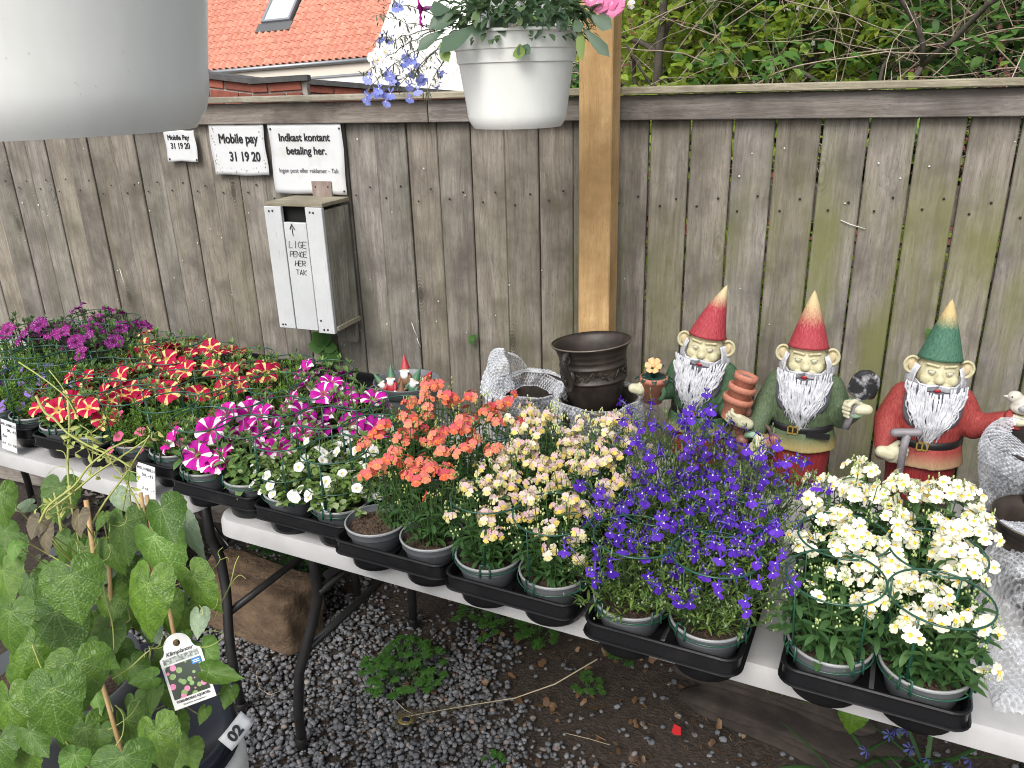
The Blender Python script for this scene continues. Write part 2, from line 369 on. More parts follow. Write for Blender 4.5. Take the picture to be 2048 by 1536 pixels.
def stones(name, pts, size, mats, label, kind='stuff', parent=None):
    """many small angular stones in one mesh"""
    ph = (1+5**.5)/2
    base = np.array([(-1,ph,0),(1,ph,0),(-1,-ph,0),(1,-ph,0),(0,-1,ph),(0,1,ph),(0,-1,-ph),(0,1,-ph),(ph,0,-1),(ph,0,1),(-ph,0,-1),(-ph,0,1)])/1.9
    fc = np.array([(0,11,5),(0,5,1),(0,1,7),(0,7,10),(0,10,11),(1,5,9),(5,11,4),(11,10,2),(10,7,6),(7,1,8),(3,9,4),(3,4,2),(3,2,6),(3,6,8),(3,8,9),(4,9,5),(2,4,11),(6,2,10),(8,6,7),(9,8,1)])
    N = len(pts); P = np.array(pts)
    V = base[None]*(1+RS.uniform(-.22, .22, (N, 12, 1)))
    V = V*RS.uniform((.75, .6, .42), (1.3, 1.0, .8), (N, 1, 3))
    A = RS.uniform(0, 2*PI, N); ca, sa = np.cos(A)[:, None], np.sin(A)[:, None]
    T = RS.uniform(-.6, .6, N); ct, st = np.cos(T)[:, None], np.sin(T)[:, None]
    x, y, z = V[..., 0], V[..., 1], V[..., 2]; y, z = y*ct-z*st, y*st+z*ct; x, y = x*ca-y*sa, x*sa+y*ca
    S = RS.uniform(size[0], size[1], (N, 1))*np.where(RS.rand(N, 1) < .1, 1.35, 1)
    V = np.stack([x*S, y*S, z*S], -1)+P[:, None, :]
    me = bpy.data.meshes.new(name); me.vertices.add(N*12); me.vertices.foreach_set('co', V.astype(np.float32).ravel())
    Fi = (fc[None]+(np.arange(N)*12)[:, None, None]).reshape(-1, 3); nf = len(Fi)
    me.loops.add(nf*3); me.polygons.add(nf); me.loops.foreach_set('vertex_index', Fi.astype(np.int32).ravel())
    me.polygons.foreach_set('loop_start', np.arange(0, nf*3, 3, dtype=np.int32)); me.update(calc_edges=True)
    o = link(name, me, parent, mats); return tag(o, label, kind=kind)
def stonemat():
    t = NT('gravel_stone'); g = t.n('ShaderNodeNewGeometry'); r = g.outputs['Random Per Island']
    x = t.n('ShaderNodeValToRGB'); t.l(r, x.inputs[0]); e = x.color_ramp.elements
    e[0].color = (.06, .062, .068, 1); e[1].color = (.24, .235, .23, 1)
    for p, c in ((.35, (.10, .105, .113)), (.7, (.15, .155, .165)), (.88, (.18, .185, .20)), (.94, (.19, .13, .10))):
        k = e.new(p); k.color = (*c, 1)
    v = t.coord('Object'); c = t.mix(t.ramp(t.noise(v, 260, 4), .35, .7), x.outputs[0], (.32, .32, .33), 'MIX') if 0 else t.mix(t.math('MULTIPLY', t.ramp(t.noise(v, 300, 3), .5, .75), .5), x.outputs[0], (.27, .27, .28))
    t.set(base=c, rough=.85, spec=.3); t.bump(t.noise(v, 500, 3), .35, .001); return t.m
pts = []
while len(pts) < 24000:
    x, y = U(-2.1, .75), U(.55, 2.15)
    # soil shows through to the right and at the back
    p = 1.0
    e = (x+.62)*.75+(y-1.35)*.9+.16*math.sin(x*9)+.12*math.sin(y*13+x*4)
    if e > 0: p = max(.05, 1-e*2.3)
    if y > 1.95: p *= .3
    if U(0, 1) < p: pts.append((x, y, gz(x, y)+U(-.010, .010)))
stones('gravel', pts, (.0045, .0108), stonemat(), 'grey granite gravel chippings spread under the tables')
# leaf litter
def litter():
    m = MB()
    for k in range(620):
        x, y = U(-1.0, 1.1), U(1.0, 2.15)
        if (x+.55)*.8+(y-1.35)*.9+U(-.2, .2) < 0 and U(0, 1) > .06: continue
        a = U(0, 6.28); L = U(.012, .036); leaf(m, (x, y, gz(x, y)+U(.002, .012)), (math.cos(a), math.sin(a), U(-.2, .5)), (U(-.5, .5), U(-.5, .5), 1), L, L*U(.35, .8), U(-1.6, 1.8), U(-.6, .7), 4, 'ovate', 0, tooth=.2)
    for k in range(260):
        x, y = U(-1.1, 1.1), U(.9, 2.15); a = U(0, 6.28); L = U(.01, .05); p = Vector((x, y, gz(x, y)+.008)); m.tube([p, p+Vector((math.cos(a)*L*.5, math.sin(a)*L*.5, U(0, .01))), p+Vector((math.cos(a+.4)*L, math.sin(a+.4)*L, 0))], U(.0004, .0011), 4, cap=False)
    tag(m.build('leaf_litter', leafmat('dead_leaf', (.075, .04, .022), (.19, .11, .055), (.30, .20, .11), transl=.05)), 'brown dead leaves scattered on the soil', kind='stuff')

# ---------------------------------------------------------------- fence
FY = 2.2
gaps = [-2.992, -2.885, -2.778, -2.679, -2.572, -2.47, -2.357, -2.251, -2.147, -2.042, -1.936, -1.83, -1.725, -1.62, -1.514, -1.408, -1.304, -1.197, -1.095, -.988, -.883, -.779, -.676, -.571,
        -.465, -.357, -.25, -.146, -.036, .071, .176, .283, .389, .494]
gl = [gaps[0]-.106*k for k in range(14, 0, -1)]+gaps+[gaps[-1]+.107*k for k in range(1, 9)]
fence = empty('board_fence', (-1.2, FY, 0), 0, 'long weathered grey board fence with a flat capping board, behind the tables', 'fence')
def fp(v): return Vector(v)-Vector((-1.2, FY, 0))
for k in range(len(gl)-1):
    a, b = gl[k], gl[k+1]; right = a > -.6
    g = U(.0045, .0075) if right else U(.0015, .0035)
    w_ = b-a-g; m = MB(); tw = U(-.0025, .0025)
    m.box((0, 0, 0), (w_, .019, 1.56), None, .0025)
    o = m.build('fence_board', WOOD, fence, smooth=False); o.location = fp(((a+b)/2, FY+.0095+U(0, .004)+(0 if right else .0045*(k % 2)), .815)); o.rotation_euler = (0, U(-.0012, .0012), U(-.02, .02))
for (x0, x1) in ((-4.5, -2.2), (-2.2, -1.105), (-1.105, .62), (.62, 1.36)):
    m = MB(); m.box((0, 0, 0), (x1-x0-.003, .022, .062), None, .002); o = m.build('fascia_rail', WOODX, fence, False); o.location = fp(((x0+x1)/2, FY-.0145, 1.577))
    m = MB(); m.box((0, 0, 0), (x1-x0-.003, .085, .018), None, .0025); o = m.build('capping_board', CAPW, fence, False); o.location = fp(((x0+x1)/2, FY-.005, 1.6195))
for z in (1.335, .45):
    m = MB(); m.box((0, 0, 0), (5.85, .04, .095), None, .002); o = m.build('back_rail', WOODX, fence, False); o.location = fp((-1.57, FY+.048, z))
m = MB(); m.box((0, 0, 0), (3.2, .028, .14), None, .002); o = m.build('gravel_board', WOODX, fence, False); o.location = fp((-2.85, FY-.0175, .10))
m = MB()
for k in range(len(gl)-1):
    for z in (1.352, 1.322, .462, .436):
        x = gl[k]+(.03 if z in (1.322, .436) else .075)+U(-.006, .006)
        m.lathe([(.0032, 0), (.0028, .0015), (.0001, .002)], 8, M=Matrix.Translation(fp((x, FY-.0002, z+U(-.01, .01)))) @ Matrix.Rotation(PI/2, 4, 'X'))
tag(m.build('nail_heads', NAIL, fence), kind='stuff')
m = MB()   # webs, chalk marks and droppings stuck on the boards
for k in range(70):
    x, z = U(-2.9, .4), U(.75, 1.5); s_ = U(.0012, .0035)
    m.ell((*fp((x, FY-.001, z)),), (s_, .0008, s_*U(.6, 1.4)), None, 6, 4)
for x, z, dx, dz in ((-2.43, 1.04, .012, .07), (-1.22, .93, .02, .05), (-1.205, .88, .012, .03), (.03, 1.3, .06, .02)):
    m.tube([fp((x, FY-.002, z)), fp((x+dx*.4, FY-.003, z-dz*.5)), fp((x+dx, FY-.002, z-dz))], .0012, 5)
tag(m.build('bird_droppings', simple('dropping_white', (.62, .62, .58), .8), fence), kind='stuff')

# ---------------------------------------------------------------- yellow post with the beam it carries
p = empty('timber_post', (-.570, 2.085, 0), 0, 'fresh yellow squared timber post standing in front of the grey fence', 'post')
m = MB(); m.box((0, 0, 1.25), (.086, .085, 2.6), None, .003); m.build('shaft', POSTW, p, False)
m = MB(); m.box((0, -.3, 2.62), (.098, 3.2, .12), None, .003); m.build('roof_beam', POSTW, p, False)

# ---------------------------------------------------------------- brick garden wall beyond the fence
def brickrun(parent, A, B, top, rows, mat, thick=.11, L=.215, hgt=.058, off=0):
    """bricks laid along A->B (top edge), each its own object"""
    A, B = Vector(A), Vector(B); d = B-A; ln = d.length; d.normalize(); n = Vector((d.y, -d.x, 0)).normalized(); up = d.cross(n)*-1
    if up.z < 0: up = -up
    M = Matrix((d, -n, up)).transposed()
    me = MB().box((0, 0, 0), (L, thick, hgt), None, .004).mesh('brick', False); me.materials.append(mat)
    hm = MB().box((0, 0, 0), (L/2-.005, thick, hgt), None, .004).mesh('half_brick', False); hm.materials.append(mat)
    for r in range(rows):
        x = 0; half = (r+off) % 2
        while x < ln-.03:
            use = hm if half else me; l_ = (L/2-.005) if half else L
            half = 0
            if x+l_ > ln+.02:
                use = hm; l_ = L/2-.005
                if x+l_ > ln+.06: break
            o = link('brick', use, parent); q = M.to_4x4()
            q.translation = A+d*(x+l_/2)-up*(.035+r*(hgt+.012)+hgt/2)-n*(thick/2)+n*(.004+U(-.003, .003)); o.matrix_local = q
            x += l_+.011
gw = empty('brick_garden_wall', (0, 0, 0), 0, 'low red brick garden wall with dark slate coping, seen just over the fence', 'garden wall')
def core(A, B, depth, mat, cop=True, cw=.2):
    A, B = Vector(A), Vector(B); d = B-A; dd = d.normalized(); n = Vector((dd.y, -dd.x, 0)).normalized()
    a0, b0 = A-n*.012-Vector((0, 0, .03)), B-n*.012-Vector((0, 0, .03)); bk = -n*depth
    m = MB(); vs = [a0, b0, b0+bk, a0+bk]; lo = [Vector((v.x, v.y, 0)) for v in vs]
    m.add(vs+lo, [(0, 1, 2, 3), (0, 4, 5, 1), (1, 5, 6, 2), (2, 6, 7, 3), (3, 7, 4, 0)]); m.build('mortar_core', mat, gw, False)
    if cop:
        m = MB(); e = dd*.012; f_ = n*.03; r_ = -n*(depth+.05); up = Vector((0, 0, .035))
        q = [A-e+f_-up, B+e+f_-up, B+e+r_-up, A-e+r_-up]; up2 = Vector((0, 0, .037)); q += [v+up2 for v in q]
        m.add(q, [(0, 3, 2, 1), (4, 5, 6, 7), (0, 1, 5, 4), (1, 2, 6, 5), (2, 3, 7, 6), (3, 0, 4, 7)]); m.build('coping', COPING, gw, False)
WA, WB = pd(330, 136, 5.7), pd(505, 157, 5.62)
core(WA, WB, .2, MORTAR); brickrun(gw, WA, WB, 0, 6, BRICK)
PA, PB = pd(500, 157, 5.40), pd(611, 150, 5.45)
core(PA, PB, .3, MORTAR); brickrun(gw, PA, PB, 0, 6, BRICK, off=1)
RA, RB = pd(609, 158, 6.0), pd(960, 186, 6.6)
core(RA, RB, .2, MORTAR); brickrun(gw, RA, RB, 0, 6, BRICK)

# tall brick house wall behind the hedge
bw = empty('brick_house_wall', (1.6, 9.0, 0), 0, 'tall dark red brick house wall half hidden behind the hedge', 'building')
m = MB(); m.box((0, .15, 2.2), (8.2, .3, 4.4)); m.build('mortar_core', simple('old_mortar', (.17, .14, .12), .95), bw, False)
me = MB().box((0, 0, 0), (.215, .06, .058), None, .004).mesh('brick', False); me.materials.append(BRICKD)
far = MB(); cnt = 0
for r in range(62):
    for c in range(37):
        x = -4.05+c*.227+(.113 if r % 2 else 0); z = .04+r*.07
        if x > 4.0: continue
        if -2.9 < x < -1.2 and 1.6 < z < 2.6 and cnt < 120:
            cnt += 1; o = link('brick', me, bw); o.location = (x, -.024+U(-.003, .003), z)
        else: far.box((x, -.024, z), (.215, .06, .058))
tag(far.build('far_bricks', BRICKD, bw, False), kind='stuff')

# ---------------------------------------------------------------- house with the orange roof
hs_ = empty('tiled_house', (0, 0, 0), 0, 'white rendered house with an orange pantile roof and a skylight', 'house')
Pl, Pr = pd(420, 140, 22), pd(740, 113, 20.5); E_ = (Pr-Pl).normalized(); N_ = Vector((0, 0, 1)).cross(E_).normalized(); Zr = E_.cross(N_)
TH = R(43); Us = (N_*math.cos(TH)+Zr*math.sin(TH)).normalized(); Nn = E_.cross(Us)
RM = Matrix((E_, Us, Nn)).transposed()
Lw = (Pr-Pl).length
tm = MB(); vs = []; nx, ny = 8, 2
for j in range(ny+1):
    for i in range(nx+1):
        a = i/nx; zz = .032*math.sin(a*2*PI*.92+.3)+(.020 if j == 0 else .012)+.012*(1-j/ny)
        vs.append((a*.222-.011, j/ny*.31-.015, zz))
fs = [(j*(nx+1)+i, j*(nx+1)+i+1, (j+1)*(nx+1)+i+1, (j+1)*(nx+1)+i) for j in range(ny) for i in range(nx)]
b0 = len(vs); vs += [(i/nx*.222-.011, -.015, vs[i][2]-.022) for i in range(nx+1)]
fs += [(b0+i, b0+i+1, i+1, i) for i in range(nx)]
tm.add(vs, fs); tme = tm.mesh('roof_tile', False); tme.materials.append(TILE)
ncol = int(Lw/.2)+1; far = MB(); cnt = 0
sk = (5.5, 6.75, 5.6, 6.65)
for r in range(24):
    for c in range(-14, ncol+1):
        xx = Lw-(ncol-c)*.2; yy = r*.272
        if 1.02 < xx+.1 < 2.12 and 1.30 < yy+.15 < 3.4: continue        # skylight opening
        loc = Pl+E_*xx+Us*yy
        if xx > Lw+.02: continue
        if xx > -.2 and r < 13 and cnt < 298:
            cnt += 1; o = link('roof_tile', tme, hs_); q = RM.to_4x4(); q.translation = loc+Nn*U(-.003, .003); o.matrix_local = q
        else:
            far.add([loc+RM @ Vector(v) for v in tm.v], tm.f)
tag(far.build('upper_tiles', TILE, hs_, False), kind='stuff')
def rp(x, y, z=0): return Pl+E_*x+Us*y+Nn*z
m = MB(); m.add([rp(-3, -.02, -.03), rp(Lw, -.02, -.03), rp(Lw, 6.6, -.03), rp(-3, 6.6, -.03)], [(0, 1, 2, 3)]); m.build('roof_deck', LEAD, hs_)
sky_ = empty('skylight', parent=hs_)
m = MB(); b_ = len(m.v)
def rbox(m, x0, x1, y0, y1, z0, z1):
    q = [rp(x, y, z) for z in (z0, z1) for x, y in ((x0, y0), (x1, y0), (x1, y1), (x0, y1))]
    m.add(q, [(0, 3, 2, 1), (4, 5, 6, 7), (0, 1, 5, 4), (1, 2, 6, 5), (2, 3, 7, 6), (3, 0, 4, 7)])
sx0, sx1, sy0, sy1 = 1.10, 2.02, 1.62, 3.3
rbox(m, sx0, sx0+.07, sy0, sy1, 0, .11); rbox(m, sx1-.07, sx1, sy0, sy1, 0, .11); rbox(m, sx0+.07, sx1-.07, sy0, sy0+.07, 0, .108); rbox(m, sx0+.07, sx1-.07, sy1-.07, sy1, 0, .108)
m.build('window_frame', ZINC, sky_, False)
m = MB(); rbox(m, sx0+.07, sx1-.07, sy0+.07, sy1-.07, .06, .085); m.build('pane', GLASS, sky_, False)
m = MB(); rbox(m, sx0-.1, sx1+.08, sy0-.33, sy0-.002, -.01, .045); m.build('lead_apron', LEAD, sky_, False)
m = MB(); g0, g1 = rp(-3, -.05, -.04), rp(Lw+.1, -.05, -.04); m.tube([g0, g1], .055, 10); m.build('gutter', ZINC, hs_)
dn = Vector((0, 0, -1)); inn = N_*.25
def wallq(name, mat, pts): 
    m = MB(); m.add(pts, [tuple(range(len(pts)))]); return m.build(name, mat, hs_, False)
fa, fb = rp(-3, .02, -.06), rp(Lw+.1, .02, -.06)
def slab(name, mat, a, b, off, top, bot, th):
    m = MB(); q = [a+off+dn*top, b+off+dn*top, b+off+dn*bot, a+off+dn*bot]; q += [v+N_*th for v in q]
    m.add(q, [(0, 3, 2, 1), (4, 5, 6, 7), (0, 1, 5, 4), (1, 2, 6, 5), (2, 3, 7, 6), (3, 0, 4, 7)]); return m.build(name, mat, hs_, False)
slab('fascia', FASCIA, fa, fb, Vector(), .02, .34, .04)
slab('cornice', ZINC, fa, fb, -N_*.02, .345, .39, .06)
slab('wall', RENDERW, fa, fb, N_*.02, .40, 2.2, .3)
gq = [rp(Lw+.02, 0, .04), rp(Lw+.02, 6.6, .04)]; e1 = E_*1.55-N_*.1
apex = rp(Lw+.02, 6.6, .04); base = Pr-Vector((0, 0, 2.3))
m = MB(); s1 = E_*.06; far_ = base+N_*9.5+E_*.02
q = [rp(Lw+.03, -.1, .03), apex, far_+Vector((0, 0, 1.0)), far_, base+E_*.02]
m.add([v for v in q]+[v+E_*2.6 for v in q], [(0, 1, 2, 3, 4), (9, 8, 7, 6, 5), (0, 5, 6, 1), (1, 6, 7, 2), (0, 4, 9, 5)]); m.build('gable_wall', RENDERW, hs_, False)

# ---------------------------------------------------------------- notices
def paper(name, c, w_, h_, label, curl=.004, rot=0):
    m = MB(); nx, ny = 14, 14; vs = []; ph = U(0, 6)
    for j in range(ny+1):
        for i in range(nx+1):
            a, b = i/nx-.5, j/ny-.5
            wv = curl*(.10*math.sin(a*9+ph)*math.cos(b*7)+.05*math.sin(b*17+a*8+ph)); edge = curl*1.1*(max(0, abs(a)-.42)*8)**2*(.35 if b > 0 else 1)*.6
            vs.append((a*w_+.002*math.sin(b*7+ph), -abs(wv)-edge*.5, b*h_+.0015*math.sin(a*8+ph)))
    m.add(vs, [(j*(nx+1)+i, j*(nx+1)+i+1, (j+1)*(nx+1)+i+1, (j+1)*(nx+1)+i) for j in range(ny) for i in range(nx)])
    root = empty(name, c, 0, label, 'sign', 'paper notices on the fence'); root.rotation_euler = (0, rot, 0)
    o = m.build('sheet', PAPER, root); s = o.modifiers.new('t', 'SOLIDIFY'); s.thickness = .0006; s.offset = 1; o.location = (0, -.0032, 0)
    return root
def text(s_, c, size, mat, parent, bold=0, name='lettering', sx=1.0, rx=PI/2, align='CENTER', shear=0, depth=.0002):
    cu = bpy.data.curves.new(name, 'FONT'); cu.body = s_; cu.size = size; cu.align_x = align; cu.bevel_depth = bold*1.25; cu.bevel_resolution = 0; cu.extrude = depth; cu.shear = shear
    cu.materials.append(mat); o = bpy.data.objects.new(name, cu); COL.objects.link(o); o.parent = parent; o.location = c; o.rotation_euler = (rx, 0, 0); o.scale = (sx, 1, 1); return o
def pins(root, pts):
    for x, z in pts:
        m = MB(); m.lathe([(.0034, 0), (.003, .002), (.0001, .003)], 8, M=Matrix.Translation((x, -.0048, z)) @ Matrix.Rotation(PI/2, 4, 'X')); m.build('pin', NAIL, root)
n1 = paper('small_notice', (-2.031, FY-.014, 1.479), .128, .10, 'smallest paper notice on the fence, reading Mobile Pay 31 19 20')
text('Mobile Pay', (-.006, -.0052, .020), .0225, INK, n1, .0005, sx=.92); text('31 19 20', (-.002, -.0052, -.008), .0265, INK, n1, .0006, sx=.86); pins(n1, ((-.056, -.042), (.058, -.044)))
n2 = paper('middle_notice', (-1.798, FY-.014, 1.467), .215, .158, 'middle paper notice with worn corners, reading Mobile pay 31 19 20')
text('Mobile pay', (.004, -.0053, .022), .041, INK, n2, .0009, sx=.86); text('31 19 20', (.022, -.0053, -.034), .041, INK, n2, .0009, sx=.84)
n3 = paper('large_notice', (-1.538, FY-.014, 1.441), .268, .214, 'largest paper notice, reading Indkast kontant betaling her, above the money box', .006)
text('Indkast kontant', (-.004, -.006, .054), .0325, INK, n3, .0006, sx=.92); text('betaling her.', (0, -.006, .014), .0325, INK, n3, .0006, sx=.92)
text('Ingen post eller reklamer - Tak', (0, -.006, -.042), .0195, INKG, n3, 0, sx=.90); pins(n3, ((-.125, .09), (.127, .09), (.124, -.097)))
sm = MB()   # worn flecks on the edges of the middle notice
for k in range(46):
    e = random.choice((0, 1, 2)); x, z = (U(-.1, .1), -.076+U(0, .02)) if e == 0 else ((.1+U(-.012, .002), U(-.07, .07)) if e == 1 else (-.1+U(0, .012), U(-.05, .07)))
    sm.box((x, -.0046, z), (U(.001, .004), .0004, U(.001, .006)), Matrix.Rotation(U(-.8, .8), 3, 'Y'))
tag(sm.build('worn_flecks', simple('fleck', (.22, .2, .15), .9), n2, False), kind='stuff')

# ---------------------------------------------------------------- hand lettering: stroke letters on a 4x6 grid
ST = {'A': ['0,0 2,6 4,0', '1,2 3,2'], 'B': ['0,0 0,6 3,5.5 3,3.6 0,3 3.4,2.4 3,0 0,0'], 'E': ['4,0 0,0 0,6 4,6', '0,3 3,3'], 'G': ['4,5 2,6 0,4 0,1.5 2,0 4,1 4,3 2.4,3'],
      'H': ['0,0 0,6', '4,0 4,6', '0,3 4,3'], 'I': ['2,0 2,6'], 'K': ['0,0 0,6', '4,6 0,2.6 4,0'], 'L': ['0,6 0,0 3.6,0'], 'M': ['0,0 .6,6 2,2 3.4,6 4,0'], 'N': ['0,0 0,6 4,0 4,6'],
      'O': ['2,6 0,4 0,2 2,0 4,2 4,4 2,6'], 'P': ['0,0 0,6 3,6 4,4.6 3,3 0,3'], 'R': ['0,0 0,6 3,6 4,4.6 3,3 0,3 4,0'], 'S': ['4,5.4 2,6 0,4.6 4,1.6 2,0 0,.7'], 'T': ['0,6 4,6', '2,6 2,0'],
      '0': ['2,5 .5,3.8 .5,1.2 2,0 3.5,1.2 3.5,3.8 2,5'], '1': ['1,4 2.2,5.4 2.2,0'], '2': ['.4,4 2,5.2 3.5,4 .4,0 3.8,0'], '3': ['.5,5 3.5,5 1.8,3 3.5,1.5 2,0 .4,.6'], '5': ['3.6,5.4 .8,5.4 .6,3 3,3 3.4,1.2 2,0 .4,.6'],
      '-': ['.6,2 3.4,2'], ',': ['1.6,.6 1,-1.2'], '.': ['1.8,.3 2.1,0'], ' ': [], 't': ['1.6,5 1.6,.5 3,0', '.4,3.4 3,3.4'], 's': ['3,3 1,3.2 .8,2.2 2.8,1.2 2.4,0 .6,.2'], 'f': ['3.4,5 2,5.4 1.8,-1.4', '.6,3 3,3'],
      'o': ['2,3.2 .8,2 1.6,0 3,1 2.8,2.6 2,3.2'], 'r': ['1,0 1,3', '1,2 2.6,3.2'], 'k': ['1,0 1,5.4', '3,3.2 1,1.6 3.2,0']}
def hand(s_, x, z, h, parent, mat, y=-.001, rad=None, slant=.12, adv=5.2, jit=.25, name='handwriting'):
    m = MB(); k = h/6; rad = rad or h*.055
    for ch in s_:
        for st in ST.get(ch, []):
            p = [tuple(map(float, q.split(','))) for q in st.split()]
            p = [(a+U(-jit, jit), b+U(-jit, jit)) for a, b in p]
            m.tube([(x+(a+b*slant)*k, y, z+b*k) for a, b in p], rad, 5, flat=.35)
        x += adv*k
    return m.build(name, mat, parent)

# ---------------------------------------------------------------- money box
mb = empty('money_box', (-1.506, 2.11, .93), 0, 'tall narrow white painted wooden money box with a black slot, hung on the fence', 'money box')
W2, HB = .207, .385
for i, (x, w_, z0, z1) in enumerate(((-.0725, .062, 0, HB), (.0015, .082, 0, HB-.047), (.0745, .060, -.006, HB))):
    m = MB(); m.box((0, 0, 0), (w_-.001, .014, z1-z0), None, .0015); o = m.build('front_board', BOXPAINT, mb, False); o.location = (x, -.073+(0.0015 if i == 1 else 0), (z0+z1)/2)
m = MB(); m.box((0, 0, 0), (.012, .135, HB-.02), None, .0015); o = m.build('side_board', BOXSIDE, mb, False); o.location = (.0965, .002, HB/2)
m = MB(); m.box((0, 0, 0), (.012, .135, HB-.02), None, .0015); o = m.build('side_board', BOXSIDE, mb, False); o.location = (-.0965, .002, HB/2)
m = MB(); m.box((0, 0, 0), (.206, .150, .012), None, .0015); o = m.build('lid_board', CAPW, mb, False); o.location = (.002, .0, HB+.0065)
m = MB(); m.box((0, 0, 0), (.206, .135, .016), None, .0015); o = m.build('bottom_board', CAPW, mb, False); o.location = (.004, .004, .006)
m = MB(); m.box((0, 0, 0), (.18, .008, HB-.02)); o = m.build('back_board', BOXSIDE, mb, False); o.location = (0, .066, HB/2)
m = MB(); m.box((0, 0, 0), (.18, .004, .06)); o = m.build('slot_shadow_board', simple('slot_shade_black', (.006, .006, .006), .9), mb, False); o.location = (0, -.045, HB-.03)  # near-black sheet painted as the shade inside the slot
m = MB(); m.box((0, 0, 0), (.073, .014, .13), None, .0015); o = m.build('hanging_board', woodmat('pink_wood', (.24, .17, .14), (.40, .31, .27)), mb, False); o.location = (.012, .074, HB-.006)
m = MB(); m.box((0, 0, 0), (.073, .014, .10), None, .0015); o = m.build('hanging_board', WOOD, mb, False); o.location = (.052, .074, -.03)
m = MB()
for x, z in ((-.085, HB-.014), (-.072, HB-.013), (.062, HB-.014), (.074, HB-.015), (-.088, .012), (-.078, .012), (.066, .006), (.080, .007), (.058, .035)):
    m.lathe([(.0034, 0), (.003, .0015), (.0001, .002)], 8, M=Matrix.Translation((x, -.0802, z)) @ Matrix.Rotation(PI/2, 4, 'X'))
for x, z in ((-.01, HB+.042), (.036, HB+.042)): m.lathe([(.003, 0), (.0001, .002)], 8, M=Matrix.Translation((x, .0665, z)) @ Matrix.Rotation(PI/2, 4, 'X'))
m.build('screws', NAIL, mb)
for s_, z, x, hh in (('LIGE', .262, -.028, .020), ('PENGE', .234, -.028, .017), ('HER', .206, -.014, .0165), ('TAK', .178, -.014, .0165)): hand(s_, x, z, hh, mb, INK, y=-.0797, rad=.0014, adv=4.9 if s_ != 'PENGE' else 4.3)
m = MB(); m.tube([(-.008, -.0795, .298), (-.009, -.0795, .33)], .0013, 5); m.tube([(-.017, -.0795, .318), (-.009, -.0795, .334), (0, -.0795, .318)], .0015, 5); m.build('arrow_mark', INK, mb)
# ---------------------------------------------------------------- tables
TA = R(-4.8); TU = Vector((math.cos(TA), math.sin(TA), 0)); TN = Vector((-TU.y, TU.x, 0)); TO = Vector((*pz(418, 1035, .74)[:2], 0))
def tt(u, n, z=.74): return TO+TU*u+TN*n+Vector((0, 0, z))
def table(u0, u1, n0, label):
    c = tt((u0+u1)/2, n0+.38, 0); t = empty('folding_table', c, TA, label, 'table', 'white folding tables')
    L = u1-u0; m = MB(28)
    m.sharp = 28; m.rrect(L, .76, .055, [(.030, .700), (.006, .697), (0, .700), (.0015, .728), (.007, .7395), (.0085, .740), (.03, .740)], 7); m.build('tabletop', TABLE, t)
    for e in (-1, 1):
        lg = empty('leg_frame', (e*(L/2-.14), 0, 0), 0, parent=t)
        for s in (-1, 1):
            pts = [(0, s*.215, .70), (0, s*.215, .52), (e*.01, s*.205, .45), (e*.03, s*.222, .36), (e*.055, s*.262, .24), (e*.065, s*.275, .12), (e*.07, s*.275, .0)]
            m = MB(); m.tube(pts, .0135, 12); m.build('leg', BLACKM, lg)
            m = MB(); m.lathe([(.0001, 0), (.016, 0), (.0155, .03), (.0135, .034)], 12, c=(e*.07, s*.275, .0)); m.build('rubber_foot', BLACKM, lg)
        m = MB(); m.tube([(0, -.215, .47), (0, .215, .47)], .011, 10); m.build('cross_bar', BLACKM, lg)
        m = MB(); m.tube([(e*.04, -.235, .30), (e*.04, .235, .30)], .011, 10); m.build('cross_bar', BLACKM, lg)
        for s in (-1, 1):
            m = MB(); m.box((0, 0, 0), (.33, .008, .022), None, .002); o = m.build('brace', BLACKM, lg, False)
            o.location = (-e*.10, s*.17, .585); o.rotation_euler = (0, e*R(42), s*R(6))
        m = MB(); m.box((0, 0, 0), (.02, .38, .020), None, .002); o = m.build('brace_bar', BLACKM, lg, False); o.location = (-e*.22, 0, .68)
    m = MB()
    for s in (-1, 1): m.box((0, s*.30, .687), (L-.2, .022, .026))
    m.build('under_rail', BLACKM, t, False)
table(0, 1.83, 0, 'near white plastic folding table, its corner bare at the left, carrying the gnomes')
table(-1.95, -.10, .03, 'far white plastic folding table carrying the star petunias')

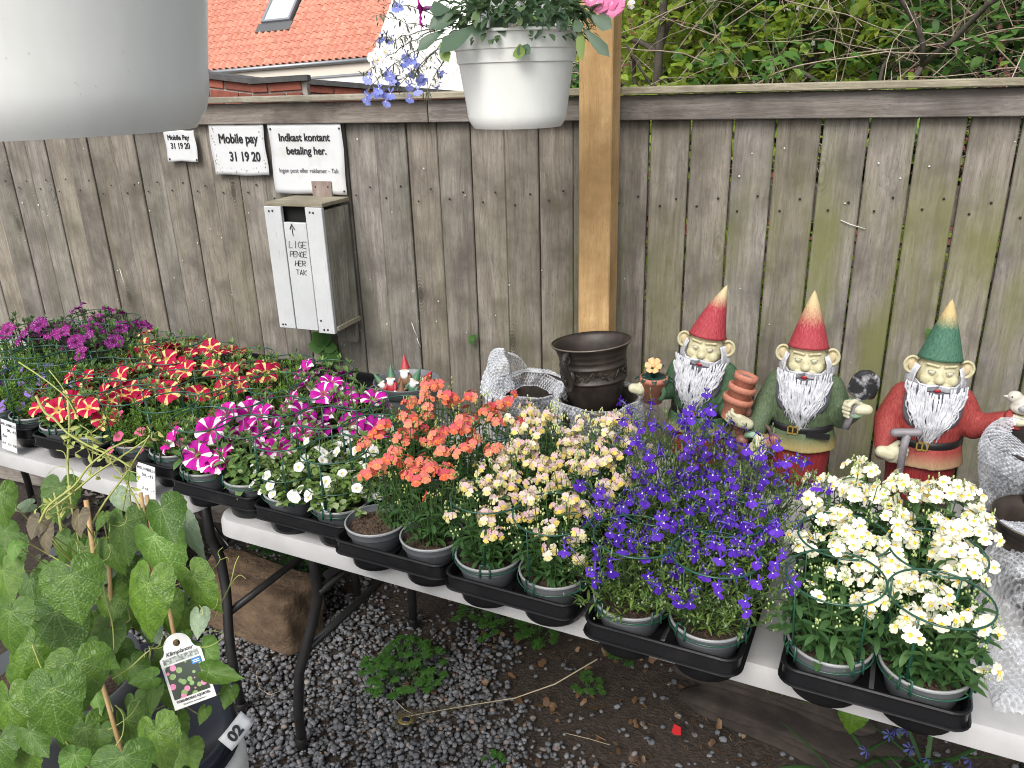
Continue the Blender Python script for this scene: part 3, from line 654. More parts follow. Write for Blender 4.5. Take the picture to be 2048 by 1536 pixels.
# ---------------------------------------------------------------- trays and pots (shared meshes)
def tray_meshes():
    out = {}
    m = MB(30); W_, D_ = .262, .398
    m.rrect(W_, D_, .028, [(.014, .033), (.0, .034), (-.002, .0355), (0, .037), (.003, .038), (.005, .060), (.001, .061), (.0005, .063), (.003, .065), (.007, .0645), (.009, .060), (.012, .038)], 5, capb=False, capt=False)
    out['rim_wall'] = m.mesh('rim_wall')
    # deck with six round openings
    m = MB(); px, pyy = .066, .127
    for i in (-1, 1):
        for j in (-1, 0, 1):
            cx_, cy_ = i*px, j*pyy; hw = W_/4-.003; hd = D_/6-.0023
            seg = 24; inner = []; outer = []
            for k in range(seg):
                a = 2*PI*k/seg+PI/4; c, s = math.cos(a), math.sin(a); inner.append((cx_+.050*c, cy_+.050*s, .037))
                q = 1/max(abs(c), abs(s)); outer.append((cx_+hw*c*q, cy_+hd*s*q, .041))
            m.add(inner+outer, [(k, (k+1) % seg, seg+(k+1) % seg, seg+k) for k in range(seg)])
            m.lathe([(.050, .037), (.046, .016), (.043, .011), (.0001, .011)], seg, c=(cx_, cy_, 0))
            # wider collar of each socket seen from outside
    out['deck'] = m.mesh('deck')
    m = MB()
    for i in (-1, 1):
        for j in (-1, 0, 1): m.lathe([(.0575, .036), (.0555, .008), (.0545, -.001), (.052, -.002), (.0001, -.002)], 28, c=(i*px, j*pyy, 0), sy=1.0)
    for i in (-1, 1):
        for j in (-.5, .5): m.lathe([(.024, .036), (.021, .008), (.0001, .008)], 16, c=(i*px*1.35, j*pyy, 0))
    out['socket'] = m.mesh('socket')
    for k in out.values(): k.materials.append(BLACKP)
    return out
TM = tray_meshes()
TRW = {}
def tray(u, n0, label):
    c = tt(u, n0+.199, .743); t = empty('plant_tray', c, TA, label, 'tray', 'black carrying trays of plant pots')
    link('rim_wall', TM['rim_wall'], t); link('deck', TM['deck'], t)
    tag(link('sockets', TM['socket'], t)); return c
POTR, POTZ = .0625, .800
m = MB(40); m.lathe([(.0001, 0), (.042, 0), (.044, .002), (.0565, .050), (.0575, .052), (.0605, .0535), (.0625, .0665), (.0638, .068), (.0638, .0705), (.0625, .072), (.0605, .0715), (.058, .055), (.05, .03)], 40)
potme = m.mesh('pot'); potme.materials.append(GREYP); potme.materials.append(RIMP)
for p_ in potme.polygons:
    if p_.center.z > .0665: p_.material_index = 1
def soilmesh():
    m = MB(); vs = []; fs = []; seg, rings = 40, 12
    vs.append((0, 0, .058))
    for i in range(1, rings+1):
        r = .0598*i/rings
        for j in range(seg):
            a = 2*PI*j/seg; vs.append((r*math.cos(a), r*math.sin(a), .056+RS.uniform(-.002, .0028)*(i < rings)+.002*math.sin(a*3+i)))
    fs = [(0, 1+j, 1+(j+1) % seg) for j in range(seg)]
    fs += [(1+(i-1)*seg+j, 1+i*seg+j, 1+i*seg+(j+1) % seg, 1+(i-1)*seg+(j+1) % seg) for i in range(1, rings) for j in range(seg)]
    m.add(vs, fs)
    for k in range(60): a, r = U(0, 6.3), U(0, .054); m.ell((r*math.cos(a), r*math.sin(a), .0575), (U(.0015, .004), U(.001, .003), U(.001, .0025)), None, 5, 4)
    me = m.mesh('soil', False); me.materials.append(SOIL); return me
soilme = soilmesh()
def ringmeshes(zr=.115, r=.070):
    m = MB(); n = 48
    def ring(rad, z, t):
        b = len(m.v); seg = 6
        vs = []
        for i in range(n):
            a = 2*PI*i/n
            for j in range(seg):
                q = 2*PI*j/seg; vs.append(((rad+t*math.cos(q))*math.cos(a), (rad+t*math.cos(q))*math.sin(a), z+t*math.sin(q)))
        m.add(vs, [(i*seg+j, i*seg+(j+1) % seg, ((i+1) % n)*seg+(j+1) % seg, ((i+1) % n)*seg+j) for i in range(n) for j in range(seg)])
    ring(r, zr+.072, .0017); ring(.0655, .060, .0013)
    for k in range(4):
        a = PI/4+k*PI/2; c, s = math.cos(a), math.sin(a)
        top = Vector((r*c, r*s, zr+.072)); bot = Vector((.0655*c, .0655*s, .080)); tx = Vector((-s, c, 0))
        m.tube([top, top.lerp(bot, .5), bot], [.0014, .0026, .0036], 6, flat=.55)
        for q in (-1, 1):
            b2 = bot+tx*.009*q+Vector((c, s, 0))*.002-Vector((0, 0, .012)); m.tube([bot, bot+tx*.008*q, b2, b2-Vector((0, 0, .012))], .0020, 5)
    me = m.mesh('support_ring'); me.materials.append(GREENP); return me
ringme = ringmeshes(); ringlow = ringmeshes(.085)
def ring2mesh():
    m = MB(); m.add(ringme.vertices and [tuple(v.co) for v in ringme.vertices], [tuple(p.vertices) for p in ringme.polygons]); n = 48; vs = []
    for i in range(n):
        a = 2*PI*i/n
        for j in range(5):
            q = 2*PI*j/5; vs.append(((.0685+.0012*math.cos(q))*math.cos(a), (.0685+.0012*math.cos(q))*math.sin(a), .115+.0012*math.sin(q)))
    m.add(vs, [(i*5+j, i*5+(j+1) % 5, ((i+1) % n)*5+(j+1) % 5, ((i+1) % n)*5+j) for i in range(n) for j in range(5)])
    me = m.mesh('support_ring'); me.materials.append(GREENP); return me
ringmid = ring2mesh()

# ---------------------------------------------------------------- leaves and flowers
def leaf(m, base, d, nrm, L, W, bend=.3, fold=.25, seg=4, shape='lance', mi=0, tooth=0):
    d = Vector(d).normalized(); n = Vector(nrm); n = (n-d*n.dot(d)); n = n.normalized() if n.length > 1e-5 else d.orthogonal().normalized(); s = d.cross(n)
    prof = {'lance': (0.12, .75, 1.0, .62, .0), 'ovate': (.2, .95, 1.0, .72, 0), 'obov': (.1, .5, .9, 1.0, 0), 'strap': (.55, 1, .9, .6, 0)}[shape]
    vs = []; p = Vector(base); st = L/seg
    for i in range(seg+1):
        t = i/seg; q = t*(len(prof)-1); a = int(min(q, len(prof)-2)); wv = (prof[a]*(1-(q-a))+prof[a+1]*(q-a))*W/2
        if tooth and 0 < i < seg: wv *= 1+tooth*(1 if i % 2 else -1)
        ang = -bend*t; dd = d*math.cos(ang)+n*math.sin(ang); nn = n*math.cos(ang)-d*math.sin(ang)
        if i: p = p+dd*st
        lift = fold*wv
        if i == seg and wv < 1e-6: vs.append(p.copy())
        else: vs += [p-s*wv+nn*lift, p.copy(), p+s*wv+nn*lift]
    fs = []
    for i in range(seg):
        a = i*3
        if i == seg-1 and prof[-1] == 0: fs += [(a, a+1, len(vs)-1), (a+1, a+2, len(vs)-1)]
        else: fs += [(a, a+1, a+4, a+3), (a+1, a+2, a+5, a+4)]
    m.add(vs, fs, mi)
litter()
def rdir(zmin=-1, zmax=1):
    z = U(zmin, zmax); a = U(0, 2*PI); r = math.sqrt(max(0, 1-z*z)); return Vector((r*math.cos(a), r*math.sin(a), z))
LN = {   # foliage materials: leaf, stem
 'nem': (leafmat('nemesia_leaf', (.035, .095, .030), (.085, .175, .055)), leafmat('nemesia_stem', (.07, .15, .04), (.12, .22, .06))),
 'lob': (leafmat('lobelia_leaf', (.06, .13, .03), (.20, .30, .06)), leafmat('lobelia_stem', (.06, .12, .05), (.11, .16, .06))),
 'pet': (leafmat('petunia_leaf', (.10, .20, .055), (.22, .34, .11)), leafmat('petunia_stem', (.11, .19, .06), (.16, .24, .08))),
 'cal': (leafmat('calibrachoa_leaf', (.07, .17, .025), (.19, .33, .045)), leafmat('calibrachoa_stem', (.10, .17, .05), (.14, .22, .07))),
 'bac': (leafmat('whitebell_leaf', (.12, .21, .05), (.24, .35, .10), (.40, .48, .26)), leafmat('whitebell_stem', (.12, .18, .06), (.16, .22, .08))),
 'pur': (leafmat('dark_petunia_leaf', (.05, .11, .04), (.12, .20, .07)), leafmat('dark_petunia_stem', (.08, .10, .06), (.10, .13, .07))),
}
BUD = {'nem': simple('cream_bud', (.34, .42, .16), .6), 'yp': simple('pale_bud', (.50, .56, .26), .6), 'cor': simple('green_bud', (.30, .36, .10), .6), 'lob': simple('lobelia_bud', (.16, .20, .12), .6)}
def foliage(kind, seed):
    """returns mesh + list of (tip, direction)"""
    random.seed(seed); m = MB(); tips = []
    cfg = {'nem': (34, .085, .135, .088), 'yp': (44, .10, .150, .088), 'cor': (22, .12, .175, .080), 'lob': (74, .06, .150, .125), 'pet': (22, .05, .115, .078), 'cal': (56, .05, .115, .088),
           'bac': (44, .02, .105, .092), 'pur': (18, .07, .13, .085)}[kind]
    ns, h0, h1, sp = cfg; z0 = .056
    for k in range(ns):
        a = 2.39996*k+U(-.3, .3); rr = math.sqrt((k+.5)/ns); r0 = .028*rr; r1 = sp*rr*U(.85, 1.12)
        hh = U(h0, h1)*(1.06-.25*rr*rr)
        b = Vector((r0*math.cos(a), r0*math.sin(a), z0)); t = Vector((r1*math.cos(a), r1*math.sin(a), z0+hh))
        mid = b.lerp(t, .5)+Vector((math.cos(a), math.sin(a), 0))*(.012*rr)+Vector((0, 0, .006*rr))
        cv = [(b*(1-q)**2+mid*2*q*(1-q)+t*q*q) for q in (0, .2, .4, .6, .8, 1)]
        rs = {'lob': .0007, 'cal': .0009, 'pet': .0018, 'pur': .0016}.get(kind, .0011)
        m.tube(cv, [rs*1.2, rs*1.15, rs*1.1, rs, rs*.9, rs*.7], 4, mi=1, cap=False)
        td = (cv[-1]-cv[-2]).normalized(); tips.append((t, td))
        if kind in ('nem', 'yp', 'cor'):
            nl = {'nem': 6, 'yp': 5, 'cor': 5}[kind]
            for i in range(nl):
                q = (i+.5)/nl*.86+.03; p = b*(1-q)**2+mid*2*q*(1-q)+t*q*q; aa = (i % 2)*PI/2+U(-.4, .4)+a
                for sgn in (0, PI):
                    d = Vector((math.cos(aa+sgn), math.sin(aa+sgn), U(.15, .75))); L = U(.026, .044)*(1.0-.42*q)*(1.15 if kind == 'nem' else .9)
                    leaf(m, p, d, (0, 0, 1), L, L*U(.26, .36), U(.3, 1.3), .3, 4, 'lance', 0, tooth=.12)
        elif kind == 'lob':
            for i in range(11):
                q = U(.1, 1); p = b*(1-q)**2+mid*2*q*(1-q)+t*q*q; d = (rdir(-.1, .8)+td*.6); L = U(.012, .024)
                leaf(m, p, d, (0, 0, 1), L, L*U(.16, .26), U(-.3, 1.2), .2, 3, 'lance', 0)
            for i in range(3):   # side sprigs
                q = U(.5, .95); p = b*(1-q)**2+mid*2*q*(1-q)+t*q*q; e = p+(rdir(.0, .8)+td*.5)*U(.018, .035); m.tube([p, e], .0005, 3, mi=1, cap=False); tips.append((e, (e-p).normalized()))
                for j in range(4): leaf(m, e, rdir(0, 1), (0, 0, 1), U(.007, .013), .0028, .3, .2, 3, 'lance', 0)
        elif kind in ('pet', 'pur'):
            for i in range(8):
                q = (i+.6)/8; p = b*(1-q)**2+mid*2*q*(1-q)+t*q*q; aa = a+i*2.4+U(-.4, .4); L = U(.030, .050)*(1.05-.5*q)
                leaf(m, p, (math.cos(aa), math.sin(aa), U(.1, .9)), (0, 0, 1), L, L*U(.42, .58), U(.2, 1.4), .22, 5, 'ovate', 0)
            for i in range(8):   # shoot tips
                leaf(m, t, rdir(.1, 1)+td*.7, (0, 0, 1), U(.012, .022), .0065, .3, .3, 3, 'lance', 0)
        elif kind == 'cal':
            for i in range(13):
                q = U(.15, 1); p = b*(1-q)**2+mid*2*q*(1-q)+t*q*q; L = U(.011, .019); leaf(m, p, rdir(-.1, .9)+td*.5, (0, 0, 1), L, L*.34, U(0, .8), .2, 3, 'lance', 0)
            for i in range(6): leaf(m, t, rdir(.0, 1)+td, (0, 0, 1), U(.008, .015), .0045, .2, .25, 3, 'lance', 0)
        elif kind == 'bac':
            for i in range(11):
                q = U(.2, 1); p = b*(1-q)**2+mid*2*q*(1-q)+t*q*q; L = U(.012, .019); leaf(m, p, rdir(-.3, .8), (0, 0, 1), L, L*.8, U(0, .9), .15, 3, 'ovate', 0)
    fam = {'yp': 'nem', 'cor': 'nem'}.get(kind, kind)
    # buds (third material)
    if kind in BUD:
        for t, td in tips:
            for i in range({'lob': 1, 'cor': 5}.get(kind, 5)):
                p = t+td*U(-.002, .010)+rdir()*U(0, .010); m.ell(p, (U(.0012, .0022),)*2+(U(.0018, .003),), None, 5, 4, mi=2)
    me = m.mesh('foliage'); 
    for q in LN[fam]: me.materials.append(q)
    if kind in BUD: me.materials.append(BUD[kind])
    random.seed(seed*7+1); return me, tips

def petunia_mesh(name, Rr, mats, ruf=.10, tube=True, lobes=5, deep=.35):
    m = MB(); na, nr = 50, 7; vs = []; uv = []
    for j in range(nr+1):
        t = j/nr
        for i in range(na):
            a = 2*PI*i/na; l = ((a*lobes/(2*PI)) % 1)-.5
            edge = 1-.13*(abs(l)*2)**3+.03*math.cos(l*2*PI*2)
            r = Rr*(.07+.93*t**1.05)*(1 if t < .5 else 1+(edge-1)*((t-.5)*2))
            z = Rr*(deep*(1-(1-t)**2.2)-deep) if 1 else 0
            z += Rr*ruf*t*t*math.sin(a*lobes+PI/2)*.5+Rr*ruf*.35*t**3*math.sin(a*lobes*3+1)+Rr*RS.uniform(-.012, .012)*t
            z -= Rr*.12*t**4
            vs.append((r*math.cos(a), r*math.sin(a), z)); uv.append((abs(l), max(t, .01)))
    fs = [(j*na+i, j*na+(i+1) % na, (j+1)*na+(i+1) % na, (j+1)*na+i) for j in range(nr) for i in range(na)]
    m.add(vs, fs, 0, uv)
    # tube behind, calyx, and throat plug
    m.lathe([(Rr*.08, -Rr*deep), (Rr*.13, -Rr*(deep+.15)), (Rr*.09, -Rr*(deep+.55)), (Rr*.06, -Rr*(deep+.8))], 10, mi=1)
    m.add([(0, 0, -Rr*(deep+.06))]+[(Rr*.08*math.cos(k*PI/4), Rr*.08*math.sin(k*PI/4), -Rr*deep) for k in range(8)], [(0, 1+k, 1+(k+1) % 8) for k in range(8)], 2)
    for k in range(5):
        a = k*2*PI/5; leaf(m, (Rr*.06*math.cos(a), Rr*.06*math.sin(a), -Rr*(deep+.8)), (math.cos(a)*.5, math.sin(a)*.5, 1), (math.cos(a), math.sin(a), 0), Rr*.35, Rr*.1, .2, .1, 2, 'lance', 3)
    me = m.mesh(name); [me.materials.append(x) for x in mats]; return me
def petal(m, ang, r0, L, W, cup=.25, notch=0, mi=0, z=0, tilt=0):
    c, s = math.cos(ang), math.sin(ang); N = 5; vs = []; 
    prof = ((0, .22), (.35, .72), (.7, 1.0), (.92, .85), (1.0, .45))
    for t, w_ in prof:
        for q in (-1, 0, 1):
            tt_ = t*(1-notch*(q == 0)*(t > .9)); r = r0+L*tt_; off = q*W/2*w_
            zz = z+cup*L*t*t*(-1)+abs(q)*W*.10*math.sin(t*2.5)+tilt*L*t; vs.append((r*c-off*s, r*s+off*c, zz))
    fs = [(k*3+q, (k+1)*3+q, (k+1)*3+q+1, k*3+q+1) for k in range(4) for q in (0, 1)]
    m.add(vs, fs, mi, [(.5, t) for t, _ in prof for q in range(3)])
def nemesia_mesh(name, S, mats):
    """upper lobes material 0, lower lip 1, throat boss 2"""
    m = MB()
    for a, L, W in ((62, .48, .36), (118, .48, .36), (18, .46, .38), (162, .46, .38)): petal(m, R(a), S*.05, S*L, S*W, U(-.1, .35), 0, 0)
    for a in (-62, -118): petal(m, R(a), S*.03, S*.56, S*.58, U(.1, .5), .1, 1, z=.001)
    petal(m, R(-90), S*.0, S*.50, S*.5, .3, .25, 1, z=.0013)
    m.ell((0, -S*.16, S*.05), (S*.11, S*.10, S*.07), None, 7, 5, mi=2); m.ell((0, -S*.02, S*.01), (S*.05, S*.05, S*.05), None, 6, 4, mi=3)
    m.tube([(0, 0, 0), (0, -S*.1, -S*.35), (0, -S*.12, -S*.8)], [S*.04, S*.03, S*.03], 4, mi=4)
    me = m.mesh(name); [me.materials.append(x) for x in mats]; return me
def lobelia_mesh(name, S, mats):
    m = MB()
    for a in (-90, -42, -138): petal(m, R(a), S*.05, S*.55, S*.40, U(0, .3), 0, 0)
    for a in (60, 120): petal(m, R(a), S*.04, S*.42, S*.16, U(-.5, -.1), 0, 0)
    for a in (-75, -105): petal(m, R(a), 0, S*.14, S*.06, -.2, 0, 1, z=.0009)
    m.tube([(0, 0, 0), (0, S*.05, -S*.4), (0, -S*.1, -S*.9)], [S*.07, S*.05, S*.03], 5, mi=2)
    me = m.mesh(name); [me.materials.append(x) for x in mats]; return me
GST = simple('flower_stalk', (.13, .20, .07), .6)
THG = simple('yellow_throat', (.80, .55, .03), .6); ORG = simple('orange_spot', (.75, .28, .02), .6)
WHP = petalmat('cream_petal', (.80, .80, .62), (.88, .87, .78)); WHL = petalmat('cream_lip', (.86, .85, .66), (.90, .88, .72), uvgrad=((.80, .56, .05), .14, .42))
PKP = petalmat('pale_pink_petal', (.66, .42, .48), (.78, .70, .60)); YLP = petalmat('yellow_lip', (.78, .62, .13), (.76, .72, .44))
COP = petalmat('coral_petal', (.60, .085, .11), (.80, .27, .20)); COL_ = petalmat('coral_lip', (.80, .17, .08), (.80, .34, .20)); 
BLP = petalmat('lobelia_petal', (.060, .016, .34), (.14, .04, .56)); EYE = simple('white_eye', (.62, .58, .80), .5)
LBP = petalmat('light_lobelia_petal', (.22, .27, .72), (.34, .38, .80))
FM = {
 'nem': [nemesia_mesh('flower', .0215, (WHP, WHL, THG, ORG, GST)) for _ in range(3)],
 'yp': [nemesia_mesh('flower', .0152, (PKP, YLP, THG, ORG, GST)) for _ in range(3)],
 'cor': [nemesia_mesh('flower', .0195, (COP, COL_, ORG, ORG, GST)) for _ in range(3)],
 'lob': [lobelia_mesh('flower', .0200, (BLP, EYE, simple('lobelia_tube', (.10, .07, .42), .6))) for _ in range(3)],
}
PT = simple('petunia_tube', (.60, .42, .50), .6); PTY = simple('petunia_tube_yellow', (.55, .55, .20), .6); DT = simple('dark_throat', (.10, .02, .05), .7); CALYX = simple('calyx', (.14, .24, .07), .6)
PTP = simple('petunia_tube_purple', (.22, .05, .20), .6)
S_PINK = starmat('magenta_star', (.55, .012, .30), (.86, .78, .82), (.35, .10, .12), .06, .15, var=(.46, .008, .34))
S_RED = starmat('red_star', (.48, .005, .055), (.84, .66, .27), (.70, .50, .14), .11, .12, var=(.33, .004, .045))
S_DARK = starmat('purple_speckled', (.17, .008, .15), None, (.08, .005, .05), speck=(.80, .70, .78), var=(.25, .01, .17))
S_CPK = starmat('rose_bell', (.70, .16, .30), None, (.45, .30, .05), var=(.58, .10, .22))
S_CVI = starmat('violet_bell', (.26, .15, .55), None, (.30, .22, .10), var=(.34, .22, .62))
S_CWH = starmat('white_bell', (.84, .85, .84), None, (.60, .58, .15), var=(.78, .80, .78))
S_MAG = starmat('magenta_plain', (.42, .01, .26), None, (.15, .01, .1), var=(.5, .02, .3))
FM['pet'] = [petunia_mesh('flower', .036, (S_PINK, PT, DT, CALYX), U(.14, .28), deep=U(.2, .5)) for _ in range(4)]
FM['red'] = [petunia_mesh('flower', .033, (S_RED, PTY, DT, CALYX), U(.10, .2), deep=U(.25, .42)) for _ in range(3)]
FM['pur'] = [petunia_mesh('flower', .031, (S_DARK, PTP, DT, CALYX), U(.2, .3), deep=.28) for _ in range(2)]
FM['cpk'] = [petunia_mesh('flower', .0135, (S_CPK, PT, DT, CALYX), .1, deep=.4)]
FM['cvi'] = [petunia_mesh('flower', .0135, (S_CVI, PTP, DT, CALYX), .1, deep=.4)]
FM['bac'] = [petunia_mesh('flower', .0118, (S_CWH, CALYX, THG, CALYX), .1, deep=.35)]
FOL = {}
for k in ('nem', 'yp', 'cor', 'lob', 'pet', 'cal', 'bac', 'pur'): FOL[k] = [foliage(k, 100+i*13+len(k)) for i in range(3 if k != 'pur' else 2)]
LIGHT = Vector((-.15, -.55, .55))
def potted(kind, c, label, group, nfl, ring='std', fol=None, z=.0, bare=False, rad=1.0, hs=1.0):
    """kind: nem yp cor lob pet red cpk cvi bac pur"""
    fk = fol or {'red': 'pet', 'cpk': 'cal', 'cvi': 'cal'}.get(kind, kind)
    root = empty('potted_plant', c, U(0, 6.28), label, 'potted plant', group)
    link('pot', potme, root); link('soil', soilme, root)
    me, tips = random.choice(FOL[fk]); f = link('foliage', me, root); tag(f, kind='stuff'); f.scale = (1, 1, hs); f.location = (0, 0, .056*(1-hs))
    tips = [(Vector((t.x, t.y, .056+(t.z-.056)*hs)), d) for t, d in tips]
    if bare: f.location = (.018, .034, 0); f.scale = (.72, .72, 1)
    rz = root.rotation_euler[2]; cb, sb = math.cos(-rz), math.sin(-rz); lb = Vector((LIGHT.x*cb-LIGHT.y*sb, LIGHT.x*sb+LIGHT.y*cb, LIGHT.z))
    if kind in ('nem', 'yp', 'cor'):
        done = 0; order = tips[:]; random.shuffle(order); i = 0
        per = {'nem': 4, 'yp': 5, 'cor': 5}[kind]
        while done < nfl:
            t, td = order[i % len(order)]; i += 1
            if bare: t = Vector((t.x*.72+.018, t.y*.72+.034, t.z))
            cl = {'nem': .017, 'yp': .0125, 'cor': .015}[kind]; a0 = U(0, 6)
            for k in range(per):
                a = a0+k*2*PI/per; d = (Vector((math.cos(a), math.sin(a), 0))*.8+td*U(.1, 1.0)+lb*.55+rdir()*.35).normalized()
                p = t+Vector((math.cos(a), math.sin(a), 0))*cl*U(.45, 1.1)+Vector((0, 0, U(-.006, .012)))
                o = link('flower', random.choice(FM[kind]), root); place(o, p, d, (0, 0, 1), U(.85, 1.15), U(-.3, .3)); done += 1
                if done >= nfl: break
    elif kind == 'lob':
        up = sorted(tips, key=lambda t: -(t[0].z+U(-.04, .02)))
        for k in range(nfl):
            t, td = up[int(k*1.35) % len(up)]; d = (rdir(-.2, .7)*.9+lb*.8+Vector((t.x, t.y, 0))*6).normalized()
            o = link('flower', random.choice(FM[kind]), root); place(o, t+d*.006+rdir()*.006, d, (0, 0, 1), U(.85, 1.2), U(-.4, .4))
    else:
        small = kind in ('cpk', 'cvi', 'bac')
        for k in range(nfl):
            a = 2.4*k+U(-.5, .5); rr = (.022+.062*math.sqrt((k+.6)/max(nfl, 1)))*rad; 
            if small: rr = .09*math.sqrt(U(.05, 1))
            zb = {'bac': .075, 'cpk': .125, 'cvi': .125, 'pur': .175, 'pet': .155, 'red': .155}[kind]
            h = zb+U(-.02, .025)-(rr/.09)**2*(.045 if small else .03)
            h = .056+(h-.056)*hs
            if kind == 'bac': h = .056+U(.015, .095)
            rd = Vector((math.cos(a), math.sin(a), 0)); d = (rd*U(.3, 1.1)+Vector((0, 0, U(.3, 1.1)))+lb*.7).normalized()
            o = link('flower', random.choice(FM[kind]), root); place(o, Vector((rd.x*rr, rd.y*rr, h)), d, (0, 0, 1), U(.84, 1.1), U(0, 6))
    if ring: link('support_ring', {'std': ringme, 'low': ringlow, 'mid': ringmid}[ring], root).rotation_euler = (U(-.04, .04), U(-.04, .04), U(0, 1.5))
    return root
ROW = ['front', 'middle', 'back']; SIDE = ['left', 'right']
DESC = {'nem': 'cream white nemesia', 'yp': 'pink and yellow nemesia', 'cor': 'coral orange nemesia', 'lob': 'deep violet blue lobelia', 'pet': 'white starred magenta petunia', 'red': 'yellow starred red petunia',
        'cpk': 'rose pink million bells', 'cvi': 'violet million bells', 'bac': 'small white bell flowers', 'pur': 'dark purple speckled petunia'}
TR = [  # u, front n, kinds [row][col], flower counts, ring, description of the tray, where
 (1.385, -.070, [['nem', 'nem']]*3, [[14, 34], [72, 80], [80, 84]], ['std', 'std', None], 'the rightmost tray'),
 (1.070, -.090, [['lob', 'lob']]*3, [[52, 48], [64, 62], [66, 60]], ['std', 'std', 'std'], 'the second tray from the right'),
 (.785, -.065, [['yp', 'yp']]*3, [[84, 92], [120, 124], [112, 112]], ['std', None, None], 'the tray left of the blue lobelias'),
 (.520, -.050, [['cor', 'cor']]*3, [[34, 26], [48, 44], [48, 56]], [None, None, 'std'], 'the tray right of the white bells'),
 (.268, -.008, [['bac', 'bac'], ['bac', 'bac'], ['pet', 'cal_']], [[26, 24], [28, 26], [6, 0]], ['mid', 'std', 'std'], 'the tray on the bare table corner'),
 (.002, .008, [['pet', 'pet'], ['pet', 'pet'], ['cpk', 'pet']], [[6, 4], [7, 8], [9, 7]], ['std', 'std', 'std'], 'the tray bridging the two tables'),
 (-.280, .050, [['cpk', 'cpk'], ['red', 'cpk'], ['red', 'red']], [[9, 8], [6, 9], [10, 9]], ['std', 'std', 'std'], 'the tray above the right price label'),
 (-.560, .050, [['red', 'red'], ['red', 'red'], ['cvi', 'red']], [[6, 8], [9, 9], [9, 11]], ['std', 'std', 'std'], 'the tray between the two price labels'),
 (-.840, .062, [['cvi', 'cvi'], ['cvi', 'cvi'], ['pur', 'pur']], [[9, 9], [10, 10], [4, 4]], ['std', 'std', 'std'], 'the tray above the left price label'),
 (-1.120, .070, [['cvi', 'cvi'], ['cvi', 'cvi'], ['pur', 'pur']], [[8, 8], [8, 8], [3, 4]], ['std', 'std', 'std'], 'the tray at the left edge'),
 (-1.06, .405, [['pur', 'pur'], ['pur', 'pur']], [[5, 5], [4, 4]], ['std', 'std'], 'the tray farthest back by the fence'),
 (-.64, .415, [['red', 'red']], [[7, 9]], ['std'], 'the back tray behind the red petunias'),
 (-.355, .405, [['red', 'cpk']], [[7, 9]], ['std'], 'the back tray below the money box'),
 (-.075, .395, [['cpk', 'pet']], [[9, 6]], ['std'], 'the back tray ending the far table'),
]
for ti, (u, n0, kinds, cnt, rings, desc) in enumerate(TR):
    tray(u, n0, 'black plastic plant tray with %s, %s' % (DESC[kinds[0][0]], desc))
    for r in range(len(kinds)):
        for c in range(2):
            k = kinds[r][c]; n_ = n0+.199+(r-1)*.127; p = tt(u+(c-.5)*.132, n_, .7575)
            if ti == 9 and r < 2 and c == 0: continue          # wholly outside the picture
            lab = '%s, %s %s pot, %s' % (DESC.get(k, 'bloomless green million bells'), ROW[r], SIDE[c], desc)
            if k == 'cal_': potted('cpk', p, lab, 'flower pots in the trays', 0, rings[r])
            else: potted(k, p, lab, 'flower pots in the trays', cnt[r][c], rings[r], bare=(ti == 3 and r == 0 and c == 0), hs={'lob': (1.0, 1.18, 1.38), 'nem': (.95, 1.12, 1.4), 'yp': (1.0, 1.15, 1.42), 'cor': (.95, 1.1, 1.28)}.get(k, (1.0, 1.15, 1.35))[r]*(1.22 if (ti == 1 and r == 2 and c == 0) else 1) if len(kinds) > 1 else 1.3)
# paper sticker on the front right lobelia pot
c_ = tt(1.07+.066, -.070+.072, .7455)
st_ = empty('barcode_sticker', c_+Vector((.004, -.0535, .034)), 0, 'small white printed sticker on the front right lobelia pot', 'sticker')
m = MB(); m.box((0, 0, 0), (.030, .0006, .030)); m.build('sheet', PAPER, st_, False); st_.rotation_euler = (R(-14), 0, R(3))
m = MB()
for k in range(7): m.box((U(-.002, .002), -.0006, .011-k*.0036), (U(.016, .025), .0003, .0014 if k != 2 else .0022))
m.build('small_print', INKG, st_, False)

# price labels hung on the front of the trays
def label(c, rz, tilt, lines, lab, w_=.062, h_=.085):
    root = empty('price_label', c, rz, lab, 'price label', 'hand written price labels'); root.rotation_euler = (R(-8), tilt, rz)
    m = MB(); m.box((0, 0, 0), (w_, .0007, h_)); m.build('card', PAPER, root, False)
    for s_, x, z, h in lines: hand(s_, x, z, h, root, INK, y=-.0009, rad=h*.12, adv=4.7)
def onfront(x, y, nn):
    z = .68
    while (pz(x, y, z)-TO).dot(TN) > nn and z < .9: z += .001
    return pz(x, y, z)
label(onfront(18, 872, .040), TA, R(5), [('MILLIONBELLS', -.028, .028, .0062), ('50,-tt', -.006, .012, .008), ('for', -.026, -.006, .009), ('3st. for 120,-', -.028, -.026, .0062)], 'hand written million bells price label on the left tray, reading for 120')
label(onfront(292, 962, .018), TA, R(4), [('MILLIONBELLS', -.027, .028, .0062), ('50,-tt', -.012, .012, .008), ('2 st. ,-', -.012, -.022, .0064)], 'hand written million bells price label below the pink million bells, partly behind the vine')
